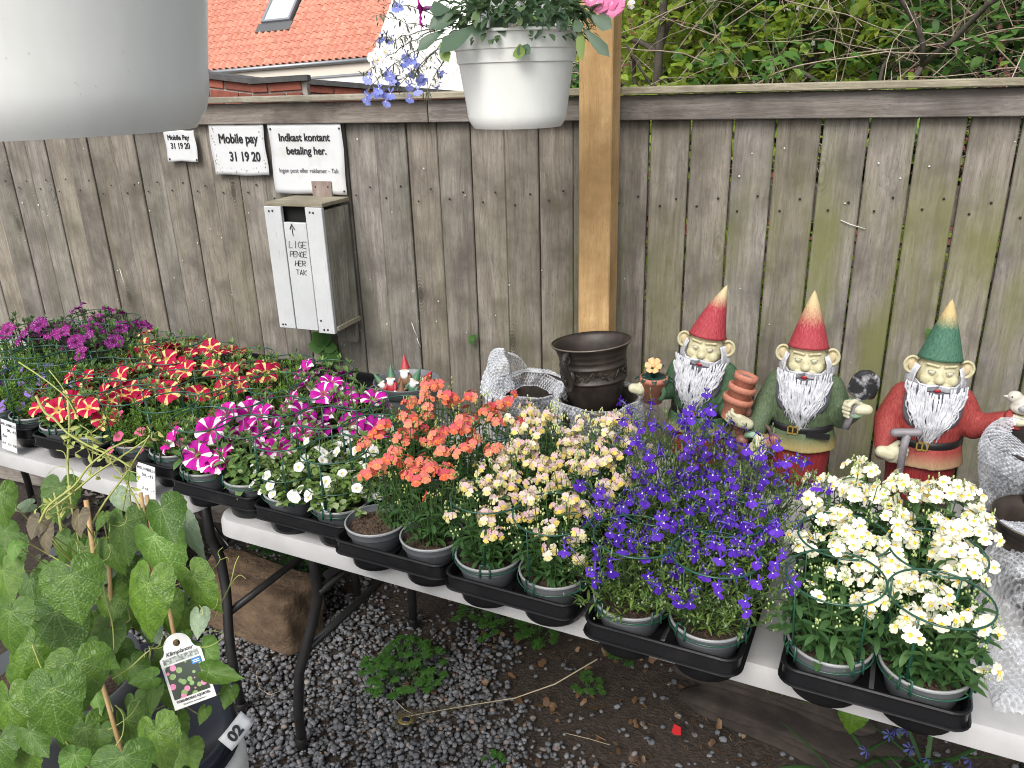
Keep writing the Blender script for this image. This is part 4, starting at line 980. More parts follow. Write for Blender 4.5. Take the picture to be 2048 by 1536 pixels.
# ---------------------------------------------------------------- gnomes
def paintmat(name, c1, c2, lowc=None, lowz=0, topc=None, topz=0, axis=2, dirn=(60, 60, 9), bump=.5, rough=.6, band=.015):
    t = NT(name); v = t.coord('Object', dirn); n_ = t.noise(v, 6, 4, .6); c = t.mix(t.ramp(n_, .35, .68), c1, c2)
    sp = t.n('ShaderNodeSeparateXYZ'); tc = t.n('ShaderNodeTexCoord'); t.l(tc.outputs['Object'], sp.inputs[0]); z = t.math('ADD', sp.outputs[2], t.math('MULTIPLY', t.math('SUBTRACT', n_, .5), band*2))
    if topc: c = t.mix(t.ramp(z, topz-band, topz+band), c, topc)
    if lowc: c = t.mix(t.ramp(z, lowz+band, lowz-band), c, lowc)
    t.set(base=c, rough=rough, spec=.3); t.bump(n_, bump, .004); return t.m
SKIN = paintmat('gnome_skin', (.42, .38, .23), (.54, .51, .34), dirn=(12, 12, 12), bump=.06, rough=.5)
HANDM = paintmat('gnome_hand', (.44, .42, .28), (.54, .52, .38), dirn=(12, 12, 12), bump=.06, rough=.5)
BEARD = simple('beard_paint', (.36, .37, .40), .6, (.62, .63, .66), 75, .2, 80)
BEARDG = simple('beard_recess', (.13, .135, .16), .7)
LIP = simple('lip_paint', (.30, .015, .02), .4)
EYEW = simple('eye_paint', (.50, .48, .36), .4); IRIS = simple('iris_paint', (.05, .035, .02), .35)
BELT = simple('belt_paint', (.012, .012, .013), .45); BRASS = simple('brass_paint', (.55, .38, .10), .35, metal=.6)
TERRA = paintmat('terracotta_paint', (.36, .13, .085), (.48, .21, .14), dirn=(80, 80, 8), bump=.3)
TOOLG = simple('tool_grey', (.16, .15, .16), .5, (.26, .24, .26), 40, .2); TROWEL = simple('trowel_black', (.02, .02, .022), .45, (.42, .42, .44), 55, .3, lo=.5, hi=.68)
BALL = simple('basket_balls', (.26, .10, .08), .45, (.36, .17, .13), 30, .1); BASKET = simple('basket_brown', (.07, .045, .035), .7, (.13, .09, .07), 90, .6)
DKLEAF = simple('dark_leaf_paint', (.01, .05, .04), .45); PEACH = simple('peach_petal_paint', (.72, .42, .20), .5); YARN = simple('cuff_green', (.20, .34, .22), .7, (.32, .46, .32), 80, .6)
BIRD = simple('bird_paint', (.46, .44, .38), .6, (.58, .56, .50), 60, .3); BIRDG = simple('bird_wing', (.16, .16, .18), .6, (.50, .50, .50), 160, .4)
TROU = paintmat('gnome_trousers', (.16, .012, .015), (.26, .03, .03)); BOOT = simple('gnome_boot', (.03, .022, .018), .5)
def remesh(o, vox, sm=4):
    r = o.modifiers.new('r', 'REMESH'); r.mode = 'VOXEL'; r.voxel_size = vox; r.use_smooth_shade = True
    s = o.modifiers.new('s', 'SMOOTH'); s.iterations = sm; s.factor = .5; return o
def hand_part(parent, c, pose, side, rot, s=1.0):
    """palm, four unequal fingers and a thumb; local: fingers along +X, palm faces -Z"""
    m = MB(); m.ell((0, 0, 0), (.017, .0165, .0085), None, 12, 8)
    m.caps((-.020, 0, 0), (-.006, 0, 0), .0105, .013)
    for i, (y, L) in enumerate(((.0118, .021), (.0042, .025), (-.0036, .023), (-.0112, .018))):
        b = Vector((.010, y, .001)); r = .0047-.0003*i
        if pose == 'grip': pts = [b, b+Vector((L*.40, 0, -.003)), b+Vector((L*.46, 0, -.015)), b+Vector((L*.05, 0, -.022))]
        elif pose == 'flat': pts = [b, b+Vector((L*.5, y*.1, .0)), b+Vector((L, y*.15, .003))]
        else: pts = [b, b+Vector((L*.45, 0, -.003)), b+Vector((L*.85, 0, -.011)), b+Vector((L*.9, 0, -.018))]
        for k in range(len(pts)-1): m.caps(pts[k], pts[k+1], r*(1-.06*k), r*(1-.06*(k+1)), 8)
    q = side
    if pose == 'flat': th = [Vector((-.006, q*.012, 0)), Vector((.006, q*.022, .003)), Vector((.015, q*.024, .006))]
    else: th = [Vector((-.007, q*.011, -.002)), Vector((.004, q*.019, -.010)), Vector((.012, q*.014, -.018))]
    for k in range(2): m.caps(th[k], th[k+1], .0054-.0004*k, .005-.0004*k, 8)
    o = m.build('hand', HANDM, parent); o.location = c; o.rotation_euler = rot; o.scale = (s, s, s); return remesh(o, .0017, 2)
def strand(m, pts, r, mi=0): m.tube(pts, r, 5, mi, flat=.75)
def gnome(loc, rz, label, jacket, hat, hatlean=0, headtilt=0, which=1, sc_=.985):
    g = empty('garden_gnome', loc, rz, label, 'garden gnome', 'garden gnome statues behind the flowers'); g.scale = (sc_,)*3
    m = MB()
    for s in (-1, 1): m.ell((s*.036, -.022, .02), (.028, .048, .022), None, 14, 9)
    remesh(m.build('boots', BOOT, g), .003)
    m = MB(); m.lathe([(.0001, .01), (.060, .012), (.066, .05), (.070, .10), (.068, .135), (.0001, .137)], 28, sy=.82)
    o = m.build('trousers', TROU, g)
    # jacket with both sleeves as one skin
    m = MB(); m.lathe([(.0001, .122), (.070, .124), (.0835, .120), (.0805, .135), (.0745, .158), (.067, .172), (.069, .185), (.072, .205), (.070, .235), (.062, .262), (.048, .283), (.030, .296), (.0001, .30)], 36, sy=.86,
                wob=lambda a, r, z: 1+.025*math.sin(a*7+z*40)*(z < .15)+.012*math.sin(a*5+z*60))
    arms = {1: (((-.052, 0, .262), (-.078, -.02, .215), (-.085, -.062, .222)), ((.052, 0, .262), (.086, -.015, .212), (.082, -.062, .205))),
            2: (((-.052, 0, .265), (-.088, -.018, .212), (-.092, -.058, .160)), ((.055, 0, .262), (.098, -.012, .198), (.106, -.052, .232))),
            3: (((-.052, 0, .262), (-.092, -.010, .205), (-.082, -.056, .162)), ((.055, 0, .262), (.100, -.006, .206), (.138, -.040, .238)))}[which]
    for A in arms:
        m.caps(A[0], (A[1][0]*.88, A[1][1], A[1][2]), .030, .0275, 14); m.caps((A[1][0]*.88, A[1][1], A[1][2]), A[2], .0265, .0225, 14)
    o = m.build('jacket', jacket, g); remesh(o, .0034, 5)
    for A in arms:
        d = (Vector(A[2])-Vector(A[1])).normalized(); m = MB(); M = basis(d).to_4x4(); M.translation = Vector(A[2])+d*.018
        m.lathe([(.016, -.008), (.022, -.006), (.0235, 0), (.022, .006), (.014, .007)], 18, M=M); m.build('cuff', YARN if which == 2 else jacket, g)
    # belt
    m = MB(); m.lathe([(.0690, .164), (.0715, .165), (.0722, .1725), (.0715, .180), (.0690, .181)], 40, sy=.87); m.build('belt', BELT, g)
    b = empty('buckle_mount', (-.012, -.0640, .1725), 0, parent=g); b.name = 'buckle'
    m = MB()
    for x, z, w_, h_ in ((0, .0085, .024, .003), (0, -.0085, .024, .003), (-.0105, 0, .003, .020), (.0105, 0, .003, .020), (.0, 0, .0026, .020)): m.box((x, 0, z), (w_, .003, h_))
    bo = m.build('buckle_frame', BRASS, b, False)
    if which == 2:
        m = MB(); m.box((.042, -.0620, .1665), (.05, .004, .013), Matrix.Rotation(R(8), 3, 'Y') @ Matrix.Rotation(R(14), 3, 'Z')); m.build('belt_end', BELT, g, False)
    # head group
    hd = empty('head', (0, -.012, .285), 0, parent=g); hd.rotation_euler = (R(2), headtilt, 0)
    m = MB(); m.ell((0, 0, .040), (.042, .040, .052), None, 22, 14); m.ell((0, -.036, .036), (.0115, .014, .0105), None, 10, 8)
    m.caps((0, -.034, .052), (0, -.040, .040), .0055, .0075, 8)
    for s in (-1, 1):
        m.ell((s*.0075, -.036, .033), (.006, .007, .006), None, 8, 6); m.ell((s*.022, -.028, .034), (.015, .014, .014), None, 12, 8)
        m.caps((s*.007, -.0365, .0655), (s*.027, -.030, .0670), .0036, .0030, 8); m.ell((s*.013, -.034, .024), (.012, .010, .008))
    face = m.build('face', SKIN, hd); remesh(face, .0017, 2)
    for s in (-1, 1):
        m = MB(); m.ell((s*.0165, -.0372, .0523), (.0068, .0050, .0048), None, 12, 8, 0); m.ell((s*.0165, -.0418, .0522), (.0030, .0018, .0036), None, 8, 6, 1)
        m.tube([(s*.0090, -.0385, .0535), (s*.0165, -.0412, .0580), (s*.0240, -.0370, .0540)], .0010, 6, 2); m.tube([(s*.0105, -.0385, .0505), (s*.0165, -.0402, .0468), (s*.0228, -.0365, .0510)], .0010, 6, 2)
        m.build('eye', [EYEW, IRIS, SKIN], hd)
        m = MB(); m.ell((s*.0505, .004, .052), (.0155, .007, .019), Euler((0, s*R(12), s*R(-18))), 16, 10); m.tube([Vector((s*.0515+.0150*math.cos(a)*.95, -.004, .053+.0180*math.sin(a))) for a in np.linspace(-1.9 if s > 0 else PI+1.9, 2.4 if s > 0 else PI-2.4, 15)], .0032, 8)
        e = m.build('ear', SKIN, hd); remesh(e, .0017, 2)
        m = MB(); m.ell((s*.0505, -.0042, .0515), (.0085, .0035, .0125), Euler((0, s*R(12), s*R(-18))), 12, 8); m.build('ear_hollow', simple('ear_hollow_paint', (.50, .40, .24), .6), hd)
    m = MB(); m.ell((0, -.0405, .0145), (.0095, .006, .0058), None, 12, 8); m.build('mouth', LIP, hd)
    # hat
    m = MB(); n = 16; pr = []
    L = .128
    vs = []; seg = 30
    for i in range(n+1):
        t = i/n; r = .0405*(1-t)**.93*(1+.10*t)+.0022*(1-t)+(.0012 if t < 1 else 0); ox = hatlean*L*t**1.6
        for j in range(seg):
            a = 2*PI*j/seg; vs.append((ox+r*math.cos(a), r*math.sin(a)*.97+.010*t, .069+L*t-.006*math.cos(a-PI/2)*(1-t)+(.0025 if i == 0 else 0)))
    m.add(vs, [(k*seg+j, k*seg+(j+1) % seg, (k+1)*seg+(j+1) % seg, (k+1)*seg+j) for k in range(n) for j in range(seg)]+[tuple(range(seg))[::-1]])
    m.build('hat', hat, hd)
    # beard: grey underlayer and pale wavy locks
    def surf(x, z):    # front surface of the beard
        w_ = .061*(1 if z > -.035 else max(.1, 1-((-.035-z)/.088)**1.7)); q = max(0, 1-(x/(w_+.006))**2)
        return -.022-.030*math.sqrt(q)-.012*max(0, min(1, (-z)/.06))+.010*max(0, (-z-.06)/.04)
    m = MB(); vs = []; NX, NZ = 12, 14
    for k in range(NZ+1):
        z = .018-.118*k/NZ; w_ = .057*(1 if z > -.035 else max(.06, 1-((-.035-z)/.080)**1.7))
        for i in range(NX+1):
            x = (i/NX*2-1)*w_; vs.append((x, surf(x, z)+.006, z))
    m.add(vs, [(k*(NX+1)+i, k*(NX+1)+i+1, (k+1)*(NX+1)+i+1, (k+1)*(NX+1)+i) for k in range(NZ) for i in range(NX)])
    o = m.build('beard_base', BEARDG, hd); s_ = o.modifiers.new('t', 'SOLIDIFY'); s_.thickness = .012; s_.offset = 1; o.location = (0, .004, 0)
    m = MB(); random.seed(40+which)
    for k in range(74):
        a = (k % 22)/21*2-1+U(-.04, .04); row = (k//22) % 3; x0 = a*.057; z0 = (.018 if abs(a) > .35 else .008)-row*.010+abs(a)*.010
        z1 = -.046-.070*(1-abs(a)**1.8)*U(.70, 1.08)-row*.006; x1 = a*.038*(1-.2*row)+U(-.007, .007); ph = U(0, 6); am = U(.0030, .0062)
        pts = []; 
        for q in np.linspace(0, 1, 10):
            z = z0+(z1-z0)*q; x = x0*(1-q**1.4)+x1*q**1.4+am*math.sin(q*11+ph)*(.3+q*.9); y = surf(x, max(z, -.095))-.001*row+.0012*math.sin(q*11+ph)
            if z < -.095: y += (z+.095)*-.1
            pts.append((x, y+.0025, z))
        r0 = U(.0026, .0040); strand(m, pts, [r0*(.75, .95, 1, 1, .95, .9, .8, .65, .45, .12)[i] for i in range(10)])
    for s in (-1, 1):        # side whiskers
        for k in range(9):
            x = s*(.040+.0014*k); pts = [(x-s*.003, -.020+.003*k, .058), (x+s*.004, -.018+.003*k, .040), (x+s*.006+.001*math.sin(k), -.016+.003*k, .020), (x+s*.001, -.022+.003*k, -.002), (x-s*.008, -.026+.002*k, -.024-U(0, .01))]
            strand(m, pts, [.002, .0036, .004, .0034, .001])
    m.build('beard', BEARD, hd)
    m = MB()
    for s in (-1, 1):
        for k in range(10):
            y = -.0465+.0008*k; z = .0262-.0013*k; e = (.8+.06*k)
            pts = [(s*.001, y, z), (s*.010*e, y-.003, z+.0005), (s*.022*e, y+.002, z-.003), (s*.034, y+.011, z-.004-.0015*k), (s*(.043+.0006*k), y+.022, z+.004-.002*k)]
            strand(m, pts, [.0030, .0042, .0040, .0030, .0010])
    m.build('moustache', BEARD, hd)
    # hands and the things they are moulded with
    RX, RY, RZ = R(90), 0, 0
    if which == 1:
        P = empty('flower_pot', (-.100, -.072, .238), 0, parent=g)
        m = MB(); m.lathe([(.0001, -.042), (.022, -.042), (.031, .010), (.0335, .011), (.0335, .022), (.030, .023), (.027, .018), (.0001, .016)], 24); m.build('clay_pot', TERRA, P)
        m = MB()
        for k in range(8): a = k*PI/4+.3; leaf(m, (0, 0, .018), (math.cos(a), math.sin(a), .55), (0, 0, 1), .046, .018, .9, .3, 5, 'lance')
        for k in range(4): a = k*PI/2; leaf(m, (0, 0, .02), (math.cos(a)*.5, math.sin(a)*.5, 1), (0, 0, 1), .042, .014, .2, .3, 4, 'lance')
        o = m.build('dark_leaves', DKLEAF, P); s_ = o.modifiers.new('t', 'SOLIDIFY'); s_.thickness = .002
        m = MB(); 
        for k in range(6): petal(m, k*PI/3, .002, .017, .015, -.35, 0, 0)
        m.ell((0, 0, .002), .004, None, 8, 6); o = m.build('moulded_flower', PEACH, P); place(o, Vector((.002, -.012, .052)), (0, -.75, .6)); s_ = o.modifiers.new('t', 'SOLIDIFY'); s_.thickness = .0022
        hand_part(g, (-.122, -.086, .228), 'grip', 1, (R(100), R(10), R(20)), 1.15)
        P = empty('stacked_pots', (.094, -.075, .218), 0, parent=g); P.rotation_euler = (R(-8), R(14), 0)
        for z, r in ((.0, .031), (.028, .028), (.055, .024)):
            m = MB(); m.lathe([(r*.72, z-.036), (r*.95, z+.006), (r*1.12, z+.007), (r*1.12, z+.020), (r*.98, z+.021), (r*.86, z+.016), (.0001, z+.010)], 24); m.build('clay_pot', TERRA, P)
        m = MB(); m.lathe([(.0001, .0695), (.0195, .070)], 20); m.build('grey_filling', TOOLG, P)
        hand_part(g, (.106, -.102, .192), 'grip', 1, (R(60), R(200), R(12)), 1.2)
    if which == 2:
        hand_part(g, (-.080, -.092, .128), 'curl', -1, (R(10), R(68), R(-80)), 1.2)
        P = empty('basket', (-.098, -.05, .112), 0, parent=g)
        m = MB(); m.lathe([(.0001, -.036), (.028, -.034), (.041, -.005), (.045, .012), (.042, .012), (.0001, -.006)], 28, sx=1.05, sy=.75, wob=lambda a, r, z: 1+.03*math.sin(a*16)); m.build('basket_bowl', BASKET, P)
        m = MB(); m.tube([(.055*math.cos(a)-.004, -.018+.012*math.sin(a), .012+.060*math.sin(a)) for a in np.linspace(0, PI, 18)], [.0042+.0006*(i % 2) for i in range(18)], 8); m.build('basket_handle', BASKET, P)
        for x, y, z, r in ((-.022, -.012, .018, .015), (-.030, .004, .034, .013), (-.018, .014, .078, .0125), (.030, -.020, .026, .0185), (.047, -.008, .030, .014), (-.005, .012, .022, .014), (-.036, -.010, .052, .010)):
            m = MB(); m.ell((x, y, z), r, None, 14, 10); m.build('ball', BALL, P)
        hand_part(g, (.111, -.073, .246), 'grip', 1, (R(88), R(0), R(178)), 1.12)
        P = empty('trowel', (.102, -.076, .225), 0, parent=g); P.rotation_euler = (R(4), R(14), 0)
        m = MB(); m.tube([(0, 0, -.028), (0, 0, 0), (0, 0, .05)], [.0085, .007, .0055], 12); m.build('trowel_handle', TOOLG, P)
        m = MB(); vs = []
        NZ, NX = 12, 8
        for k in range(NZ+1):
            t = k/NZ; w_ = .0295*(min(1, t*6+.35))*(math.sqrt(max(.0, 1-max(0, (t-.42)/.58)**2.3)))
            for i in range(NX+1): q = i/NX*2-1; vs.append((q*w_, -.004+.012*q*q*(1-.3*t), .046+.070*t))
        m.add(vs, [(k*(NX+1)+i, k*(NX+1)+i+1, (k+1)*(NX+1)+i+1, (k+1)*(NX+1)+i) for k in range(NZ) for i in range(NX)])
        o = m.build('trowel_blade', TROWEL, P); s_ = o.modifiers.new('t', 'SOLIDIFY'); s_.thickness = .003
    if which == 3:
        hand_part(g, (-.068, -.088, .158), 'grip', 1, (R(92), R(12), R(8)), 1.25)
        P = empty('hammer', (-.052, -.098, .178), 0, parent=g)
        m = MB(); m.tube([(0, 0, -.09), (0, 0, 0), (.003, 0, .035)], [.0065, .0078, .0085], 12); m.build('hammer_shaft', TOOLG, P)
        m = MB(); m.caps((-.021, 0, .034), (.024, 0, .040), .0092, .0085, 12); m.build('hammer_head', TOOLG, P)
        hand_part(g, (.156, -.052, .246), 'flat', -1, (R(180), R(-10), R(-12)), 1.25)
        P = empty('bird', (.162, -.052, .262), 0, parent=g); P.scale = (1.12,)*3
        m = MB(); m.ell((0, 0, .015), (.024, .015, .0155), Euler((0, R(-8), 0)), 16, 10); m.ell((-.018, 0, .032), (.0125, .0115, .0115), None, 14, 9); m.ell((-.010, 0, .024), (.015, .012, .013), None, 12, 8); m.caps((.018, 0, .018), (.048, .002, .028), .008, .0035)
        remesh(m.build('bird_body', BIRD, P), .0018, 2)
        for s in (-1, 1):
            m = MB(); m.ell((.008, s*.0125, .017), (.021, .0045, .0095), Euler((0, R(-12), 0)), 14, 8); m.build('wing', BIRDG, P)
            m = MB(); m.ell((-.024, s*.0085, .034), .0018, None, 8, 6); m.build('bird_eye', IRIS, P)
        m = MB(); m.lathe([(.003, 0), (.0002, .008)], 8, M=Matrix.Translation((-.029, 0, .032)) @ Matrix.Rotation(-PI/2, 4, 'Y')); m.build('beak', BIRD, P)
    return g
G1J = paintmat('jacket_green_dark', (.035, .085, .045), (.075, .14, .07), (.30, .24, .10), .135)
G2J = paintmat('jacket_green', (.05, .085, .045), (.12, .155, .085), (.34, .27, .11), .142)
G3J = paintmat('jacket_red', (.22, .025, .025), (.34, .07, .06), (.36, .24, .14), .142)
H1 = paintmat('hat_red', (.27, .022, .035), (.42, .07, .08), topc=(.52, .44, .26), topz=.160)
H2 = paintmat('hat_red_tall', (.27, .022, .035), (.40, .07, .08), topc=(.52, .42, .23), topz=.148, band=.026)
H3 = paintmat('hat_green', (.03, .10, .065), (.08, .18, .115), topc=(.50, .38, .18), topz=.155)
gnome((-.237, 1.81, .742), R(-4), 'garden gnome with a leaning red hat holding a flower pot and stacked clay pots', G1J, H1, .16, R(7), 1)
gnome((-.010, 1.79, .742), R(-2), 'garden gnome in a green jacket and red hat holding up a trowel', G2J, H2, 0, 0, 2)
gnome((.243, 1.785, .742), R(2), 'garden gnome in a red jacket and green hat holding a hammer and a small bird', G3J, H3, 0, R(2), 3)
# ---------------------------------------------------------------- grey pot full of tiny gnome picks
gp = tuple(py(814, 770, 1.80)); gx = gp[0]
bp_ = empty('large_grey_pot', (gx, 1.80, .742), 0, 'large grey plastic pot standing alone by the fence, filled with tiny gnomes', 'pot')
m = MB(); m.lathe([(.0001, .002), (.066, .002), (.068, .004), (.082, .118), (.083, .122), (.0865, .123), (.0905, .150), (.0915, .152), (.0905, .154), (.087, .152), (.081, .118), (.066, .012), (.0001, .012)], 48); m.build('pot_wall', GREYP, bp_)
m = MB(); m.lathe([(.0001, .098), (.079, .098)], 32); m.build('peat', SOIL, bp_)
MG = [simple('mini_red', (.36, .03, .04), .5), simple('mini_green', (.06, .16, .09), .5), simple('mini_white', (.72, .74, .74), .5), simple('mini_skin', (.58, .40, .26), .5), simple('mini_brown', (.16, .08, .04), .6)]
def mini(loc, rz, lean, hat, coat, lab, s=1.0):
    g = empty('tiny_gnome', loc, rz, lab, 'tiny gnome', 'tiny gnomes in the large grey pot'); g.rotation_euler = (R(-8), lean, rz); g.scale = (s,)*3
    m = MB(); m.lathe([(.0001, -.035), (.010, -.033), (.014, -.016), (.012, .002), (.0001, .010)], 14, sy=.85); m.caps((-.011, -.002, -.002), (-.014, -.010, -.014), .0045, .0038); m.caps((.011, -.002, -.002), (.014, -.010, -.014), .0045, .0038); m.build('coat', MG[coat], g)
    m = MB(); m.ell((0, -.001, .012), (.0085, .008, .0085), None, 12, 8); m.ell((0, -.009, .011), .0025, None, 8, 6); m.build('face', MG[3], g)
    m = MB(); m.ell((0, -.007, .003), (.0095, .006, .0105), None, 12, 8); m.caps((-.009, -.004, .010), (-.004, -.008, .008), .0035, .003); m.caps((.009, -.004, .010), (.004, -.008, .008), .0035, .003); m.build('beard', MG[2], g)
    m = MB(); m.lathe([(.0102, .0165), (.009, .019), (.006, .030), (.0025, .042), (.0001, .047)], 14); m.build('hat', MG[hat], g)
    m = MB(); m.ell((-.004, -.006, -.034), (.006, .009, .004), None, 8, 6); m.ell((.006, -.006, -.034), (.006, .009, .004), None, 8, 6); m.build('boots', MG[4], g)
Z0 = .742+.150
mini((gx-.058, 1.775, Z0-.012), .3, R(-38), 1, 0, 'tiny gnome lying back at the left rim of the grey pot, thin green hat')
mini((gx-.026, 1.765, Z0+.004), 0, R(-4), 1, 0, 'tiny gnome with an upright green hat and red coat in the grey pot', 1.1)
mini((gx+.008, 1.785, Z0+.022), 0, R(-6), 0, 4, 'tiny gnome with the tallest red hat in the middle of the grey pot', 1.25)
mini((gx+.040, 1.770, Z0+.005), -.2, R(20), 1, 1, 'tiny gnome with a curled green hat at the right side of the grey pot', 1.15)
mini((gx+.060, 1.790, Z0+.002), -.5, R(34), 0, 2, 'tiny gnome with a dark red hat leaning over the right rim of the grey pot', 1.15)
mini((gx-.008, 1.740, Z0-.022), .2, R(60), 4, 0, 'tiny red gnome lying down low at the front of the grey pot', 1.0)
mini((gx+.012, 1.745, Z0-.026), 0, R(0), 4, 0, 'tiny gnome with a brown mushroom cap, red coat, front of the grey pot', 1.05)

# ---------------------------------------------------------------- bubble wrap and bronze planters
def bubblemat():
    t = NT('bubble_wrap'); v = t.coord('Object'); n_ = t.noise(v, 34, 5, .6, .4); n2 = t.noise(v, 120, 3)
    t.set(base=(.74, .77, .82), rough=.09, spec=.9, trans=.0)
    lw = t.n('ShaderNodeLayerWeight'); lw.inputs[0].default_value = .45
    tr = t.n('ShaderNodeBsdfTransparent'); mx = t.n('ShaderNodeMixShader')
    t.l(t.math('ADD', t.math('MULTIPLY', t.math('POWER', lw.outputs['Facing'], .8), 1.0), t.math('ADD', t.math('MULTIPLY', t.ramp(n_, .50, .68), .30), .03), clamp=True), mx.inputs[0])
    t.l(tr.outputs[0], mx.inputs[1]); t.l(t.b.outputs[0], mx.inputs[2]); t.l(mx.outputs[0], t.o.inputs[0])
    t.bump(t.math('ADD', n_, t.math('MULTIPLY', n2, .4)), .9, .010); return t.m
BUBBLE = bubblemat()
def bub(a, b, d=.0105, h=.0042):
    """height of the blister pattern at sheet coordinates a, b (metres)"""
    r = b/(d*.866); j = round(r); x = a/d-(.5 if int(j) % 2 else 0); i = round(x)
    q = ((x-i)**2+((r-j)*.866)**2)/.185; return h*math.sqrt(1-q) if q < 1 else 0
def wrapcyl(prof, seg, name, parent, crump=.004, ph=0):
    """bubble film round a pot: profile of (radius, z)"""
    m = MB(); vs = []; L = [0]
    for k in range(1, len(prof)): L.append(L[-1]+math.hypot(prof[k][0]-prof[k-1][0], prof[k][1]-prof[k-1][1]))
    nz = int(L[-1]/.0026); pr = []
    for k in range(nz+1):
        s_ = L[-1]*k/nz; i = max(j for j in range(len(L)) if L[j] <= s_+1e-9); i = min(i, len(L)-2); q = (s_-L[i])/(L[i+1]-L[i]+1e-9)
        pr.append((prof[i][0]*(1-q)+prof[i+1][0]*q, prof[i][1]*(1-q)+prof[i+1][1]*q, s_))
    R0 = max(p_[0] for p_ in prof)
    for r, z, s_ in pr:
        for j in range(seg):
            a = 2*PI*j/seg; cr = crump*(math.sin(a*5+z*38+ph)*math.cos(a*3-z*25+ph)+.5*math.sin(a*11+z*61))
            rr = r+cr+bub(a*R0, s_); vs.append((rr*math.cos(a), rr*math.sin(a), z+crump*.8*math.sin(a*4+ph)*(z > prof[0][1]+.03)))
    m.add(vs, [(k*seg+j, k*seg+(j+1) % seg, (k+1)*seg+(j+1) % seg, (k+1)*seg+j) for k in range(len(pr)-1) for j in range(seg)])
    return m.build(name, BUBBLE, parent)
BRONZE = simple('antique_bronze', (.030, .024, .020), .48, (.065, .048, .038), 22, .2, 60, metal=.25, lo=.45, hi=.75)
BRONZEL = simple('worn_bronze', (.10, .082, .068), .45, (.17, .145, .12), 26, .2, metal=.3)
def planter(parent, s=1.0, band=True, rimmat=None):
    m = MB(); k = .02
    pf = [(.0001, 0), (.045, 0), (.052, .006), (.066, .05), (.078, .088), (.0795, .092), (.0825, .094), (.0825, .097), (.0790, .099), (.081, .115), (.0810, .128), (.0835, .130), (.0835, .133), (.081, .135), (.0815, .146), (.083, .148), (.082, .150), (.085, .160), (.0865, .162), (.086, .165), (.092, .176), (.0985, .182), (.0995, .184), (.0975, .186), (.090, .178), (.083, .160), (.0795, .132), (.0775, .10), (.062, .04), (.04, .012), (.0001, .010)]
    m.lathe([(r*s, z*s) for r, z in pf], 56); m.build('planter_wall', BRONZE, parent)
    m = MB(); m.lathe([(.0965*s, .1825*s), (.0998*s, .1838*s), (.1000*s, .1852*s), (.0970*s, .1866*s)], 56); m.build('planter_rim', rimmat or BRONZEL, parent)
    if band:      # relief scrolls in the frieze
        m = MB(); N = 14
        for q in range(N):
            a0 = 2*PI*q/N; sg = 1 if q % 2 else -1
            def P(a, z, r=.0808): return (r*s*math.cos(a), r*s*math.sin(a), z*s)
            m.tube([P(a0+sg*0*.1+.42*t, .1145+.011*math.sin(t*PI*2)*sg) for t in np.linspace(0, 1, 9)], .0016*s, 5)
            m.tube([P(a0+.12+(.10*(1-t))*math.cos(t*7)*.8, .1145+sg*(.009*(1-t))*math.sin(t*7)) for t in np.linspace(0, 1, 10)], .0014*s, 5)
            m.tube([P(a0+.33+(.08*(1-t))*math.cos(t*7+2)*.8, .1145-sg*(.009*(1-t))*math.sin(t*7+2)) for t in np.linspace(0, 1, 10)], .0013*s, 5)
            for e in (-1, 1): m.ell(P(a0+.22+e*.04, .1145+e*.004), (.0028*s, .0028*s, .0042*s), None, 6, 4)
        m.build('relief_frieze', BRONZE, parent)
    for a in (R(-118), R(62)):
        h = empty('handle', (0, 0, 0), a, parent=parent)
        m = MB(); 
        pts = [(.094, .178), (.112, .176), (.118, .160), (.112, .138), (.102, .118), (.096, .100), (.099, .088), (.105, .086)]
        m.tube([(x*s, 0, z*s) for x, z in pts], [.006*s, .0075*s, .008*s, .0075*s, .008*s, .009*s, .006*s, .003*s], 8)
        m.tube([((.113+.010*math.cos(t))*s, .006*s, (.166+.010*math.sin(t))*s) for t in np.linspace(0, 5, 12)], .003*s, 6); m.tube([((.104+.008*math.cos(t+2))*s, -.005*s, (.112+.008*math.sin(t+2))*s) for t in np.linspace(0, 5, 12)], .003*s, 6)
        m.ell((.094*s, 0, .120*s), (.008*s, .012*s, .016*s), None, 10, 8); m.ell((.0955*s, 0, .098*s), (.006*s, .008*s, .008*s), None, 8, 6); m.build('handle_scroll', BRONZE, h)
# wrapped planter with its top turned in
c = Vector((-.672, 1.79, .742))
wr = empty('wrapped_planter', c, 0, 'planter wrapped in crumpled bubble wrap, its film flap raised, left of the dark urn', 'wrapped planter')
planter(wr, .98)
wrapcyl([(.062, .002), (.085, .06), (.103, .12), (.110, .172), (.104, .188), (.085, .180), (.068, .150)], 260, 'bubble_film', wr, .005, 1)
m = MB(); vs = []; nx, ny = 110, 60    # raised flap
for j in range(ny+1):
    for i in range(nx+1):
        a = 2.0+2.6*i/nx; t = j/ny; r = .112-.055*t*t; z = .165+.105*math.sin(t*1.7)*(1-((a-3.3)/1.45)**2*.75)
        b_ = bub(a*.1, t*.13); vs.append(((r+b_)*math.cos(a)+.006*math.sin(t*9+a*3), (r+b_)*math.sin(a), z+b_*.5+.004*math.sin(a*7+t*5)))
m.add(vs, [(j*(nx+1)+i, j*(nx+1)+i+1, (j+1)*(nx+1)+i+1, (j+1)*(nx+1)+i) for j in range(ny) for i in range(nx)]); m.build('film_flap', BUBBLE, wr)
m = MB(); m.box((.052, -.104, .125), (.036, .0008, .034), Matrix.Rotation(R(22), 3, 'Z') @ Matrix.Rotation(R(35), 3, 'Y')); m.build('tape', simple('packing_tape', (.66, .66, .62), .35), wr, False)
